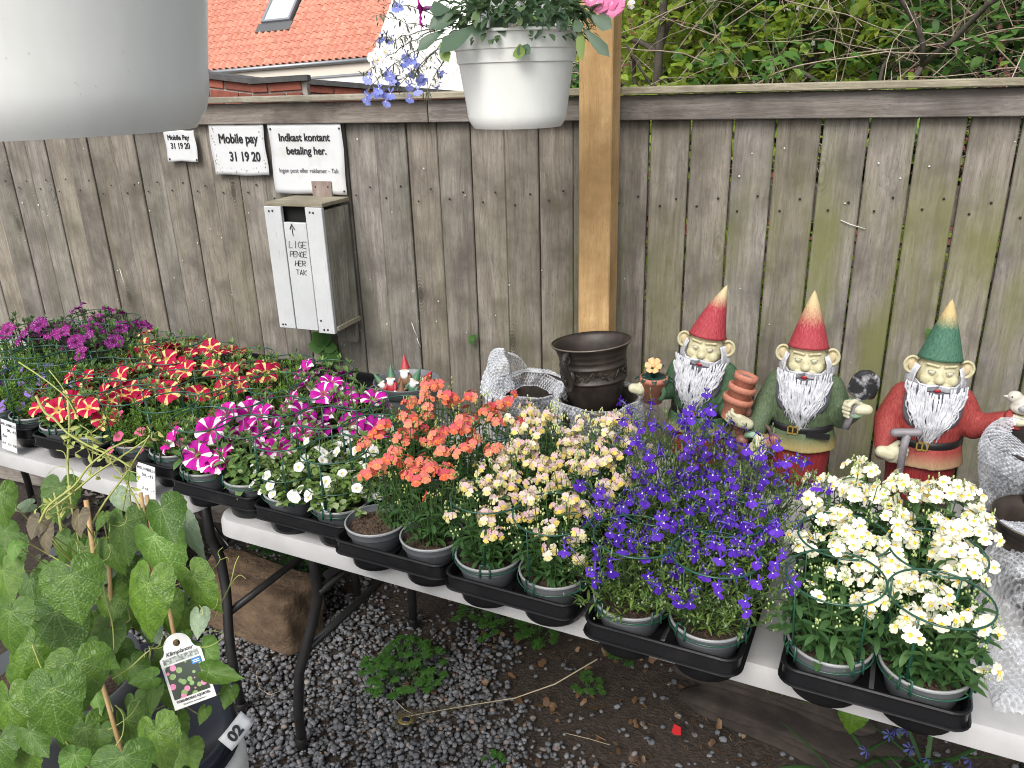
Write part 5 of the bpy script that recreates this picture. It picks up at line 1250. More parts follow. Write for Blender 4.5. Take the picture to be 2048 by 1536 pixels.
# dark urn nested in another wrapped planter
c = Vector((-.478, 1.765, .742))
w2 = empty('wrapped_planter', c, 0, 'bubble wrapped planter serving as a stand under the dark urn', 'wrapped planter')
planter(w2, .98); wrapcyl([(.062, .002), (.085, .06), (.103, .12), (.112, .170), (.108, .190), (.095, .184)], 260, 'bubble_film', w2, .0045, 3)
ur = empty('dark_urn', c+Vector((-.004, 0, .140)), R(10), 'dark bronze urn with scroll handle, nested in a wrapped planter before the post', 'urn'); ur.rotation_euler = (R(-3), R(-5), R(10)); planter(ur, .98)
# right edge planters
c = Vector((.462, 1.67, .742)); w3 = empty('wrapped_planter', c, 0, 'large bronze planter half wrapped in bubble film beside the red jacketed gnome', 'wrapped planter')
planter(w3, 1.25, rimmat=BRONZE); wrapcyl([(.078, .002), (.105, .08), (.128, .16), (.130, .205), (.120, .228), (.112, .22)], 300, 'bubble_film', w3, .005, 2)
m = MB(); vs = []; nx, ny = 120, 70
for j in range(ny+1):
    for i in range(nx+1):
        a = 2.7+1.7*i/nx; t = j/ny; r = .132-.05*t*t*(1+.3*math.sin(a*3)); z = .19+.075*math.sin(t*1.6)*(1-.4*(i/nx)); b_ = bub(a*.12, t*.13)
        vs.append(((r+b_)*math.cos(a), (r+b_)*math.sin(a), z+b_*.5+.004*math.sin(a*9)))
m.add(vs, [(j*(nx+1)+i, j*(nx+1)+i+1, (j+1)*(nx+1)+i+1, (j+1)*(nx+1)+i) for j in range(ny) for i in range(nx)]); m.build('film_flap', BUBBLE, w3)
c = Vector((.415, 1.475, .742)); w4 = empty('bronze_planter', c, R(-62), 'unwrapped bronze planter with a ring handle at the right edge', 'planter'); planter(w4, .90)
# loose sheet of bubble film sliding over a boxy parcel at the table front
c = tt(1.645, .02, .742); w5 = empty('bubble_film_sheet', c, TA, 'loose sheet of bubble wrap spilling over the table front at the right edge', 'bubble wrap')
m = MB(); vs = []; nx, ny = 190, 230
for j in range(ny+1):
    for i in range(nx+1):
        a, b = i/nx, j/ny; x = -.135+.36*a+.02*math.sin(b*5); y = .02+.40*b+.012*math.sin(a*6)
        x -= .0+.06*max(0, .35-b)*(1-a)*-2.2
        z = .012+.115*(1/(1+math.exp(-(b-.42)*15)))*(1/(1+math.exp(-(a-.10)*26)))+.010*math.sin(a*13+b*9)*math.cos(b*11)+.005*math.sin(a*31+b*17)
        edge = min(a, b, 1-b)*14; z *= min(1, .12+edge); z = max(z, .002); vs.append((x, y, z+bub(x, y)))
m.add(vs, [(j*(nx+1)+i, j*(nx+1)+i+1, (j+1)*(nx+1)+i+1, (j+1)*(nx+1)+i) for j in range(ny) for i in range(nx)]); m.build('film', BUBBLE, w5)
m = MB(); m.rrect(.20, .14, .05, [(.01, 0), (0, .01), (.004, .045), (.02, .055)], 6); o = m.build('wrapped_lid', BRONZE, w5); o.location = (.07, .26, .001); o.scale = (1, 1, 1.6)

# ---------------------------------------------------------------- hanging pots
def hangpot(c, s, label, name='hanging_pot', rz=0):
    h = empty(name, c, rz, label, 'hanging pot', 'white hanging pots')
    m = MB(22); m.lathe([(r*s, z*s) for r, z in [(.0001, .004), (.085, .004), (.088, -.001), (.094, -.001), (.097, .003), (.103, .012), (.1065, .024), (.1075, .036), (.1205, .126), (.1215, .1275), (.1240, .1280), (.1265, .152), (.1290, .1535), (.1315, .183), (.138, .184), (.1385, .1885), (.132, .190), (.128, .184), (.104, .03), (.0001, .02)]], 72)
    m.build('pot_wall', WPLAST, h); m = MB(); m.lathe([(.0001, .168), (.125*s, .168*s)], 32); m.build('peat', SOIL, h)
    for k in range(3):
        a = 2*PI*k/3+.5; m = MB(); m.tube([(.135*s*math.cos(a), .135*s*math.sin(a), .187*s), (.0, .0, .62*s)], .0012, 6); m.build('wire', WPLAST, h)
    m = MB(); m.tube([(0, 0, .61*s), (0, 0, 2.56-c[2]-.01)], .0015, 6); m.build('hanger', BLACKM, h); return h
hc = Vector((-.625, 1.64, 1.562)); HP = hangpot(hc, .965, 'white plastic hanging pot in the middle, planted with trailing blue, white and pink flowers')
HQ = hangpot(Vector((-.492, .412, 1.627)), .98, 'white plastic hanging pot cropped large at the top left corner')
HL = leafmat('hanging_leaf', (.045, .095, .045), (.11, .18, .085), (.16, .24, .10)); HLY = leafmat('hanging_shoot', (.12, .20, .05), (.24, .34, .08))
BIGL = leafmat('big_petunia_leaf', (.075, .13, .085), (.12, .19, .12), rough=.4)
def lo(p): return Vector(p)-hc
m = MB(); random.seed(5)
for k in range(560):
    a = U(0, 6.283); r = .135*math.sqrt(U(.05, 1.25)); z = .20+U(0, .13)*(1.15-r/.15)
    L = U(.014, .04); leaf(m, (r*math.cos(a), r*math.sin(a), z), (math.cos(a)+U(-.6, .6), math.sin(a)+U(-.6, .6), U(-.5, .8)), (0, 0, 1), L, L*U(.35, .65), U(.2, 1.2), .25, 4, 'ovate', 0 if U(0, 1) < .75 else 1)
for k in range(150):
    a = U(PI*.85, PI*1.6) if k % 2 else U(PI*1.6, 2.2*PI); r = U(.125, .155); L = U(.012, .024)
    leaf(m, (r*math.cos(a), r*math.sin(a), .185+U(-.025, .03)), (math.cos(a), math.sin(a), U(-.6, .6)), (math.cos(a), math.sin(a), .5), L, L*.5, U(.3, 1), .25, 4, 'ovate', U(0, 1) > .7)
tag(m.build('foliage', [HL, HLY], HP), kind='stuff')
def polyl(pts, d): return [lo(pd(x, y, d+(i*.012))) for i, (x, y) in enumerate(pts)]
for k, pts in enumerate([[(930, 45), (870, 62), (836, 78), (789, 106), (750, 133), (727, 153)], [(900, 70), (870, 105), (844, 133), (797, 172), (767, 183)], [(905, 90), (883, 130), (860, 172), (848, 208)], [(900, 55), (860, 56), (813, 48), (777, 36), (752, 31)],
            [(880, 40), (840, 20), (800, 12), (770, -8)], [(890, 75), (840, 100), (800, 122), (765, 150), (735, 185)], [(885, 95), (850, 120), (830, 150), (790, 165)], [(870, 60), (820, 70), (790, 82), (765, 74), (745, 92)]]):
    m = MB(); P = polyl(pts, 1.58); Q = []
    for i in range(len(P)-1):
        for t in (0, .33, .66): Q.append(P[i].lerp(P[i+1], t)+Vector((0, 0, .004*math.sin(t*PI))))
    Q.append(P[-1]); m.tube(Q, [.0013-.0008*i/len(Q) for i in range(len(Q))], 5, 0)
    for i in range(len(Q)*3):
        q = random.choice(Q[3:]); L = U(.010, .022); leaf(m, q, rdir(), (0, 0, 1), L, L*.25, .6, .2, 3, 'lance', 1)
        if U(0, 1) < .3: e = q+rdir()*.02; m.tube([q, e], .0004, 3, 0, cap=False); leaf(m, e, rdir(), (0, 0, 1), .009, .004, .3, .2, 3, 'lance', 1)
    m.build('trailing_stem', [simple('lobelia_trail', (.12, .13, .09), .7), HLY], HP)
lbm = [lobelia_mesh('flower', .023, (LBP, EYE, LBP)) for _ in range(2)]
for x, y in ((816, 116), (808, 124), (832, 127), (780, 150), (789, 153), (784, 160), (776, 143), (792, 162), (822, 144), (836, 152), (880, 144), (871, 166), (758, 176), (766, 184), (752, 184), (735, 189), (733, 197), (781, 186), (817, 170), (836, 180), (819, 195), (772, 201), (789, 5), (800, 9), (793, 14), (764, 73), (780, 78), (738, 155), (828, 118), (842, 158), (905, 30), (812, 108)):
    o = link('flower', random.choice(lbm), HP); place(o, lo(pd(x, y, 1.62+U(-.02, .03))), Vector((U(-.5, .3), -1, U(-.3, .6))), (U(-.3, .3), 0, 1), U(.8, 1.1), U(-.5, .5))
whm = nemesia_mesh('flower', .02, (petalmat('pure_white', (.80, .80, .80), (.86, .86, .86)),)*2+(THG, ORG, GST))
for x, y in ((1013, 42), (1022, 50), (1035, 46), (1028, 58), (1020, 64), (1038, 66), (1032, 76), (1045, 72), (1050, 62), (1024, 72), (985, 14), (990, 2), (1208, 35), (1205, 20), (1262, 8), (750, 105), (762, 112), (748, 120), (770, 100), (870, 165), (1125, 8), (1060, 80), (1040, 2), (955, 8), (1150, 18), (1090, 20), (758, 118), (742, 112)):
    o = link('flower', whm, HP); place(o, lo(pd(x, y, 1.52+U(0, .02) if 1000 < x < 1080 else 1.6)), Vector((U(-.5, .5), -1, U(-.2, .6))), (0, 0, 1), U(.7, 1.05), U(-.5, .5))
o = link('flower', petunia_mesh('flower', .034, (S_MAG, PTP, DT, CALYX), .15, deep=.3), HP); place(o, lo(pd(836, 18, 1.56)), (-.9, -.42, -.05), (0, 0, 1), 1.0)
pk = petunia_mesh('flower', .016, (starmat('geranium_pink', (.78, .20, .42), None, (.8, .6, .7), var=(.85, .30, .50)), GST, THG, CALYX), .1, deep=.1)
for x, y in ((1190, 4), (1200, 8), (1222, 6), (1232, 12), (1238, 3), (1226, 16), (1182, -2), (1212, -4)): o = link('flower', pk, HP); place(o, lo(pd(x, y, 1.58)), (U(-.4, .4), -1, .3), (0, 0, 1), U(.9, 1.2), U(0, 6))
for (x0, y0, x1, y1, w_) in ((955, 48, 885, 105, .030), (925, 30, 860, 48, .026), (1165, 55, 1215, 108, .018), (975, 40, 950, 70, .022), (1085, 30, 1068, 68, .020), (1120, 15, 1128, 55, .022), (1000, 30, 1006, 66, .018), (1150, 40, 1160, 62, .018), (1160, 65, 1162, 115, .014), (900, 20, 862, 18, .024), (1180, 30, 1222, 56, .022), (890, 60, 835, 90, .020), (1040, 88, 1038, 116, .02), (1045, 92, 1060, 108, .016), (1050, 92, 1036, 106, .014), (880, 85, 895, 120, .018), (1025, 20, 1030, 45, .024), (1100, 10, 1085, 45, .022)):
    a, b = lo(pd(x0, y0, 1.50)), lo(pd(x1, y1, 1.49)); m = MB(); leaf(m, a, b-a, Vector((0, -1, .4)), (b-a).length*1.08, w_*1.25, U(-.1, .5), .25, 8, 'obov' if w_ > .017 else 'ovate', 0); m.build('leaf', BIGL if y1 < 112 else HLY, HP)

# ---------------------------------------------------------------- foreground: white table corner, glossy dark dish, vine in a grey pot
CT = Vector((-1.01, .52, 0))
ft = empty('white_stand', (CT.x, CT.y, .60), R(50), 'white rounded plastic stand cropped at the lower left, under the dark dish', 'stand')
m = MB(); m.rrect(.66, .36, .11, [(.05, 0), (.012, .004), (.004, .03), (0, .12), (.004, .150), (.03, .152)], 10); m.build('stand_body', simple('ivory_plastic', (.68, .68, .64), .45, (.52, .52, .49), 9, .1, lo=.45, hi=.8), ft)
dd_ = empty('dark_dish', (CT.x, CT.y, .753), R(50), 'glossy dark plastic dish with the sticker 02 at the lower left', 'dish')
m = MB(); m.rrect(.655, .355, .11, [(.012, 0), (.004, .002), (0, .008), (.004, .026), (.008, .031), (.014, .032), (.022, .028), (.05, .014), (.08, .010)], 10); m.build('dish_body', simple('glossy_navy', (.008, .010, .018), .22, spec=.35), dd_)
vc = Vector((-.90, .575, .765)); vp = empty('climbing_vine_pot', vc, 0, 'foreground climbing vine with heart shaped leaves on bamboo canes in a grey pot', 'potted vine')
def lv(p): return Vector(p)-vc
m = MB(); m.lathe([(.0001, 0), (.078, 0), (.082, .004), (.100, .13), (.104, .131), (.108, .16), (.105, .162), (.098, .13), (.0001, .128)], 40); m.build('pot', GREYP, vp)
m = MB(); m.lathe([(.0001, .14), (.098, .138)], 28); m.build('soil', SOIL, vp)
sp_ = lo
def heartmat(name, c1, c2, vein):
    t = NT(name); uv = t.n('ShaderNodeUVMap'); sp = t.n('ShaderNodeSeparateXYZ'); t.l(uv.outputs[0], sp.inputs[0]); x, y = sp.outputs[0], sp.outputs[1]
    vm = None; n_ = t.noise(t.coord('UV', (1, 1, 1)), 7, 3)
    xw = t.math('ADD', x, t.math('MULTIPLY', t.math('SUBTRACT', n_, .5), .05))
    for an in (0, 28, -28, 58, -58, 100, -100):
        s, c = math.sin(R(an)), math.cos(R(an)); al = t.math('ADD', t.math('MULTIPLY', xw, s), t.math('MULTIPLY', y, c)); pe = t.math('ABSOLUTE', t.math('SUBTRACT', t.math('MULTIPLY', xw, c), t.math('MULTIPLY', y, s)))
        wd = t.math('SUBTRACT', .017 if an == 0 else .012, t.math('MULTIPLY', al, .009)); k = t.math('MULTIPLY', t.math('LESS_THAN', pe, wd), t.math('GREATER_THAN', al, 0.0)); vm = k if vm is None else t.math('MAXIMUM', vm, k)
    for an, y0 in ((50, .25), (-50, .25), (48, .5), (-48, .5), (46, .72), (-46, .72)):
        s, c = math.sin(R(an)), math.cos(R(an)); y2 = t.math('SUBTRACT', y, y0); al = t.math('ADD', t.math('MULTIPLY', xw, s), t.math('MULTIPLY', y2, c)); pe = t.math('ABSOLUTE', t.math('SUBTRACT', t.math('MULTIPLY', xw, c), t.math('MULTIPLY', y2, s)))
        k = t.math('MULTIPLY', t.math('LESS_THAN', pe, .007), t.math('GREATER_THAN', al, 0.0)); vm = t.math('MAXIMUM', vm, k)
    oi = t.n('ShaderNodeObjectInfo'); g = t.mix(oi.outputs['Random'], c1, c2); g = t.mix(t.ramp(t.noise(t.coord('UV'), 5, 4), .35, .75), g, tuple(q*.75 for q in c1)); base = t.mix(t.math('MULTIPLY', vm, .38), g, vein)
    cell = t.vor(t.coord('UV'), 15, 'DISTANCE_TO_EDGE')
    t.set(base=base, rough=.42, spec=.4); tr = t.n('ShaderNodeBsdfTranslucent'); mx = t.n('ShaderNodeMixShader'); mx.inputs[0].default_value = .20
    t.l(t.mix(.35, base, tuple(min(1, q*2.2) for q in c2)), tr.inputs[0]); t.l(t.b.outputs[0], mx.inputs[1]); t.l(tr.outputs[0], mx.inputs[2]); t.l(mx.outputs[0], t.o.inputs[0])
    t.bump(t.math('SUBTRACT', t.ramp(cell, 0, .25), t.math('MULTIPLY', vm, .9)), .22, .03); return t.m
HG = heartmat('heart_leaf', (.046, .112, .012), (.125, .23, .022), (.18, .28, .07)); HY = heartmat('young_heart_leaf', (.10, .22, .03), (.15, .28, .05), (.32, .45, .16)); HS = heartmat('silver_heart_leaf', (.20, .28, .17), (.26, .35, .22), (.42, .48, .36)); HPU = heartmat('purple_heart_leaf', (.11, .085, .055), (.15, .12, .07), (.26, .26, .12))
def heartmesh(bend, cup, seed, W=1.0):
    """unit leaf: petiole notch at the origin, tip at (0, 1)"""
    random.seed(seed); m = MB(); NA, NR = 56, 8; vs = [(0, 0, 0)]; uv = [(0, 0)]; al = []
    for i in range(NA):
        a = PI*2*i/NA-PI; c = math.cos(a); s = math.sin(a)       # a=0 -> tip
        aa = abs(a)/PI
        r = (1.0-2.05*aa+1.95*aa*aa-.42*aa**3) if aa < .9 else .0; r = np.interp(aa, [0, .04, .10, .2, .32, .45, .58, .70, .80, .88, .94, 1.0], [1.0, .86, .74, .64, .565, .535, .535, .51, .46, .38, .26, .07])
        r *= 1+.018*math.sin(i*PI) + (.022 if i % 3 == 0 else -.012)*(aa < .9 and aa > .06); al.append((r*s*W, r*c, a, r))
    for j in range(1, NR+1):
        t = (j/NR)
        for x, y, a, r in al:
            X, Y = x*t, y*t; rr = t*r; z = -cup*(X*X)*1.6-bend*max(0, Y)**2*.55-bend*.25*Y*Y*(Y < 0)+.022*math.cos(a*7)*rr*1.2+.012*math.sin(a*13+seed)*t**3
            vs.append((X, Y, z)); uv.append((X, Y))
    fs = [(0, 1+i, 1+(i+1) % NA) for i in range(NA)]+[(1+(j-1)*NA+i, 1+j*NA+i, 1+j*NA+(i+1) % NA, 1+(j-1)*NA+(i+1) % NA) for j in range(1, NR) for i in range(NA)]
    fs = [f[::-1] for f in fs]; m.add(vs, fs, 0, uv); me = m.mesh('leaf'); return me
HM = {}
for q, mt in enumerate((HG, HY, HS, HPU)):
    HM[q] = []
    for s_, (b_, c_) in enumerate(((.35, .3), (.6, .5), (.2, .55), (.8, .25))): me = heartmesh(b_, c_, s_*3+q, 1.0); me.materials.append(mt); HM[q].append(me)
def vleaf(x0, y0, x1, y1, w_, d, kind=0, face=None, mi=None, stem=True):
    """notch pixel, tip pixel, width in pixels, distance"""
    a, b = pd(x0, y0, d), pd(x1, y1, d-.012); dirv = (b-a); L = dirv.length
    me = HM[kind][mi if mi is not None else random.randrange(4)]; o = link('leaf', me, vp)
    n = Vector(face) if face else Vector((U(-.35, .35)+.35, -.72, .55+U(-.2, .2))); n = n-dirv.normalized()*n.dot(dirv.normalized()); n.normalize(); x = dirv.normalized().cross(n)
    M = Matrix((x, dirv.normalized(), n)).transposed().to_4x4(); M.translation = lv(a); sx = w_*d/F/1.07
    o.matrix_local = M @ Matrix.Diagonal((sx, L, (sx+L)/2, 1))
    return a, n
LV = [(323, 1017, 348, 1088, 86, .90, 0), (248, 1045, 251, 1133, 82, .96, 0), (307, 1073, 359, 1170, 100, .94, 1), (140, 1150, 159, 1252, 124, .86, 0), (297, 1167, 276, 1292, 105, .88, 0), (387, 1153, 431, 1231, 72, .92, 0),
      (112, 1223, 150, 1323, 118, .90, 0), (21, 1223, 0, 1315, 95, .84, 0), (153, 1325, 164, 1426, 125, .84, 0), (105, 1377, 108, 1500, 118, .80, 0), (244, 1514, 251, 1600, 120, .80, 0), (66, 1290, 16, 1390, 92, .92, 0),
      (318, 1450, 322, 1490, 54, .92, 0), (312, 1462, 335, 1560, 88, .86, 0), (398, 1230, 392, 1279, 42, .90, 2), (406, 1293, 433, 1328, 55, .95, 1), (417, 1344, 480, 1358, 46, .93, 0), (304, 1356, 256, 1368, 42, .92, 1),
      (307, 1375, 297, 1434, 40, .93, 0), (190, 1385, 202, 1432, 36, .92, 1), (60, 1465, 96, 1516, 62, .84, 0), (17, 1405, 20, 1530, 92, .90, 0), (5, 1140, 18, 1210, 80, .92, 0), (120, 975, 113, 1050, 76, 1.0, 0), (235, 990, 258, 1026, 40, 1.0, 2),
      (372, 1048, 402, 1124, 40, .98, 2), (78, 1040, 60, 1078, 44, .88, 3), (158, 1030, 150, 1072, 42, .88, 3), (90, 1062, 86, 1110, 34, .88, 3), (262, 925, 245, 945, 22, .92, 3), (205, 1032, 190, 1062, 28, .95, 0), (60, 1010, 25, 1022, 26, .95, 2),
      (0, 985, 8, 1050, 60, .9, 0), (30, 1090, 20, 1120, 30, .92, 1), (170, 1100, 176, 1160, 60, 1.0, 0), (215, 1190, 235, 1250, 70, 1.0, 0), (340, 1300, 300, 1340, 50, 1.0, 0), (460, 1380, 448, 1420, 36, .97, 0), (236, 1300, 240, 1360, 60, .99, 0),
      (200, 1460, 190, 1510, 60, .90, 0), (270, 1400, 280, 1450, 50, .95, 0), (40, 1340, 70, 1400, 70, .97, 0), (150, 1510, 130, 1560, 60, .86, 1), (205, 1135, 190, 1180, 56, 1.0, 2), (60, 1160, 70, 1215, 60, 1.0, 0), (370, 1270, 375, 1300, 26, .96, 1), (255, 950, 268, 960, 20, .95, 1),
      (95, 1015, 100, 1060, 40, 1.02, 0), (300, 1250, 320, 1290, 40, 1.0, 2), (130, 1290, 120, 1340, 50, 1.0, 0), (355, 1440, 372, 1480, 44, .99, 0), (410, 1420, 398, 1450, 26, .96, 0), (10, 1060, 30, 1100, 46, 1.0, 0),
      (170, 1455, 182, 1540, 96, .90, 0), (255, 1440, 275, 1520, 80, .93, 0), (40, 1500, 50, 1580, 90, .88, 0), (345, 1490, 350, 1560, 60, .96, 0), (220, 1260, 205, 1330, 66, .95, 0), (265, 1330, 290, 1385, 56, .96, 0), (60, 1230, 70, 1290, 66, .97, 0),
      (185, 1300, 230, 1340, 50, .97, 1), (150, 1240, 165, 1300, 60, .99, 0), (330, 1380, 345, 1420, 40, .99, 0), (95, 1180, 90, 1240, 66, .98, 0), (220, 1090, 240, 1150, 60, .99, 0), (0, 1480, -10, 1560, 80, .86, 0), (130, 1440, 120, 1500, 70, .93, 0)]
random.seed(77)
st = MB()
def st_line(P, r0, r1, mi=0):
    Q = []
    for i in range(len(P)-1):
        for t in (0, .25, .5, .75): 
            p0, p1, p2, p3 = P[max(i-1, 0)], P[i], P[i+1], P[min(i+2, len(P)-1)]
            Q.append(.5*((2*p1)+(p2-p0)*t+(2*p0-5*p1+4*p2-p3)*t*t+(3*p1-p0-3*p2+p3)*t**3))
    Q.append(P[-1]); st.tube(Q, [.74*(r0+(r1-r0)*i/len(Q)) for i in range(len(Q))], 6, mi); return Q
CORE = [(170, 1150, 1.0), (250, 1200, 1.0), (110, 1300, .97), (200, 1350, .97), (300, 1300, 1.0), (60, 1400, .93), (350, 1400, 1.0)]
for L_ in LV:
    a, n = vleaf(*L_)
    cx_, cy_, cd = min(CORE, key=lambda q: (q[0]-L_[0])**2+(q[1]-L_[1])**2); b = pd(cx_, cy_, cd+.03)
    mid = a.lerp(b, .5)-n*.02; st_line([lv(a), lv(a.lerp(mid, .6)-n*.012), lv(mid), lv(b)], .0009, .0013, 0)
for k in range(40):      # inner, half hidden leaves
    x, y = U(-30, 400), U(1010, 1560); d = U(1.0, 1.10)
    if x > 330 and y < 1200: continue
    vleaf(x, y, x+U(-25, 25), y+U(40, 80), U(45, 85), d, 0)
for pts, d, r in (([(37, 724), (75, 749), (109, 774), (136, 800), (158, 842)], .86, .0013), ([(98, 740), (125, 775), (136, 800)], .86, .001), ([(72, 792), (90, 825), (109, 838), (134, 865), (176, 891), (228, 914), (262, 935)], .87, .0021), ([(136, 800), (139, 853), (136, 905), (137, 962), (150, 1060)], .89, .0022),
          ([(79, 1046), (98, 1011), (148, 972), (176, 934), (211, 905), (240, 888), (269, 879)], .86, .0019), ([(88, 1028), (146, 985), (190, 948), (228, 923), (290, 881), (299, 870)], .88, .0018), ([(185, 1046), (211, 1002), (255, 944), (267, 923), (285, 895), (299, 870)], .9, .0017),
          ([(281, 1020), (264, 985), (240, 945), (228, 932), (210, 900)], .92, .0018), ([(123, 1064), (118, 1030), (114, 1007), (108, 985)], .92, .0026), ([(145, 870), (166, 890), (190, 905), (216, 918)], .88, .0012), ([(160, 850), (183, 868), (186, 900), (180, 950)], .91, .001),
          ([(136, 930), (128, 905), (112, 900)], .88, .0008), ([(150, 960), (140, 935), (110, 935), (95, 950)], .9, .0007), ([(430, 1235), (445, 1200), (460, 1170), (470, 1130), (478, 1112)], .95, .0012), ([(455, 1180), (468, 1160), (480, 1150), (492, 1158)], .95, .0007), ([(425, 1140), (440, 1120), (436, 1105), (445, 1095)], .95, .0008), ([(440, 1120), (455, 1115), (458, 1124)], .95, .0005),
          ([(400, 1295), (420, 1292), (440, 1280), (447, 1268), (430, 1262), (412, 1262)], .93, .0008), ([(225, 1358), (260, 1335), (285, 1312), (300, 1300)], .88, .0012), ([(225, 1500), (245, 1470), (246, 1430), (230, 1410)], .86, .0012), ([(180, 1536), (150, 1500), (250, 1440), (280, 1400)], .9, .001), ([(205, 1165), (215, 1210), (225, 1250), (228, 1300)], .92, .0014), ([(65, 1290), (80, 1330), (95, 1360), (110, 1380)], .9, .0012)):
    st_line([lv(pd(x, y, d)) for x, y in pts], r, r*.65, 0)
def coil(x, y, d, rad, turns=1.6):
    c0 = pd(x, y, d); st_line([lv(c0+Vector((rad*(1-.35*t/turns/6.28)*math.cos(t), .004*t, rad*(1-.35*t/turns/6.28)*math.sin(t)))) for t in np.linspace(0, turns*6.28, 12)], .0006, .0004, 0)
for x, y, r in ((205, 925, .007), (145, 1100, .008), (292, 1310, .006), (212, 1062, .005), (175, 1128, .009), (395, 1230, .008), (283, 1313, .004), (152, 1112, .005)): coil(x, y, .9, r)
random.seed(9)
for k in range(60):     # curled tips and little withered shoots on the bare stems
    x, y = random.choice([(134, 865), (176, 891), (211, 905), (183, 868), (184, 885), (137, 890), (228, 914), (269, 879), (299, 870), (190, 948), (264, 985), (146, 985), (118, 1030), (98, 1011), (255, 944), (125, 880)]); q = lv(pd(x+U(-6, 6), y+U(-6, 6), .88)); e = q+rdir()*U(.006, .02); st.tube([q, q.lerp(e, .5)+rdir()*.003, e], .0006, 4, 0 if U(0, 1) < .5 else 1, cap=False)
    leaf(st, e, rdir(-.8, .5), (0, -1, .3), U(.006, .014), U(.003, .006), .8, .4, 3, 'ovate', 1 if U(0, 1) < .7 else 2)
VST = simple('vine_stem', (.28, .33, .07), .55, (.36, .36, .13), 30); VDR = simple('withered_shoot', (.17, .10, .07), .7, (.30, .22, .16), 60)
st.build('stems', [VST, VDR, HLY], vp)
for k, pts in enumerate(([(172, 1000), (182, 1070), (192, 1140), (196, 1200)], [(281, 985), (293, 1060), (300, 1150)], [(294, 990), (304, 1070), (306, 1150)], [(338, 1218), (345, 1255), (353, 1290), (365, 1330)], [(205, 1370), (225, 1440), (245, 1510)], [(215, 1090), (222, 1200), (228, 1310)])):
    m = MB(); d = (.98, 1.0, 1.02, .955, .9, 1.0)[k]; m.tube([lv(pd(x, y, d)) for x, y in pts], .0024 if k else .0030, 8); m.build('bamboo_cane', simple('bamboo', (.42, .26, .11), .55, (.50, .34, .17), 40) if k == 0 else bpy.data.materials['bamboo'], vp)
# plant tag
tg = empty('plant_tag', pd(372, 1345, .94), 0, 'white plant tag with a photo of pink flowers hanging on the vine', 'plant tag'); B = basis(Vector((.42, -.80, .42)), (0, 0, 1)) @ Matrix.Rotation(R(15), 3, 'Z'); M = B.to_4x4(); M.translation = tg.location; tg.matrix_local = M
m = MB(); out = []; W_, H_ = .0245, .0375
for a in np.linspace(0, PI, 17): out.append((.0165*math.cos(a), .031+.0165*math.sin(a)))
out += [(-.0185, .0265), (-W_, .0225), (-W_, -.0375), (W_, -.0375), (W_, .0225), (.0185, .0265)]
hole = [(.0042*math.cos(a), .0365+.0042*math.sin(a)) for a in np.linspace(0, 2*PI, 17)[:-1]]
import bmesh
bm = bmesh.new(); vo = [bm.verts.new((x, y, 0)) for x, y in out]; vh = [bm.verts.new((x, y, 0)) for x, y in hole]
ed = [bm.edges.new((vo[i], vo[(i+1) % len(vo)])) for i in range(len(vo))]+[bm.edges.new((vh[i], vh[(i+1) % len(vh)])) for i in range(len(vh))]
bmesh.ops.triangle_fill(bm, edges=ed, use_beauty=True); me = bpy.data.meshes.new('tag_card'); bm.to_mesh(me); bm.free()
o = link('tag_card', me, tg, [simple('tag_plastic', (.80, .80, .78), .3)]); s_ = o.modifiers.new('t', 'SOLIDIFY'); s_.thickness = .0006
def tagphoto():
    t = NT('printed_flower_photo'); v = t.coord('Object'); d = t.vor(v, 115); n_ = t.noise(v, 200, 3); cc = t.vor(v, 115, 'F1', 'Color'); sp = t.n('ShaderNodeSeparateColor'); t.l(cc, sp.inputs[0])
    pink = t.mix(n_, (.70, .08, .30), (.80, .40, .55)); grn = t.mix(n_, (.12, .22, .06), (.38, .55, .22)); dk = (.035, .05, .035)
    c = t.mix(t.math('LESS_THAN', d, .42), dk, t.mix(t.math('GREATER_THAN', sp.outputs[0], .42), grn, pink)); t.set(base=c, rough=.3); return t.m
m = MB(); m.add([(-.0212, -.026, .0009), (.0212, -.026, .0009), (.0212, .0135, .0009), (-.0212, .0135, .0009)], [(0, 1, 2, 3)]); m.build('photo_print', tagphoto(), tg, False)
m = MB(); m.add([(.0102, .0065, .0012), (.0208, .0065, .0012), (.0208, .0132, .0012), (.0102, .0132, .0012)], [(0, 1, 2, 3)]); m.build('blue_badge', simple('blue_print', (.03, .20, .50), .3), tg, False)
m = MB()
for k in range(2): m.add([(.0115, .0082+.002*k, .0014), (.0192, .0082+.002*k, .0014), (.0192, .0090+.002*k, .0014), (.0115, .0090+.002*k, .0014)], [(0, 1, 2, 3)])
m.build('badge_lines', bpy.data.materials['tag_plastic'], tg, False)
for k in range(5):
    m = MB(); x = -.0208+k*.0084; m.add([(x, .0155, .0009), (x+.0078, .0155, .0009), (x+.0078, .0225, .0009), (x, .0225, .0009)], [(0, 1, 2, 3)]); m.build('thumbnail_print', simple('thumb_print', (.16, .17, .17), .3, (.50, .55, .50), 330, lo=.4, hi=.6) if k == 0 else bpy.data.materials['thumb_print'], tg, False)
text('Klimplanter', (0, .0243, .0008), .0068, INK, tg, 0, rx=0, shear=.35, name='script_lettering'); text('TORNROSAS KJORTEL', (0, -.0308, .0008), .0040, INK, tg, .00006, rx=0); text('Rhodochiton atrosanguineum', (0, -.0345, .0008), .0022, INKG, tg, rx=0)
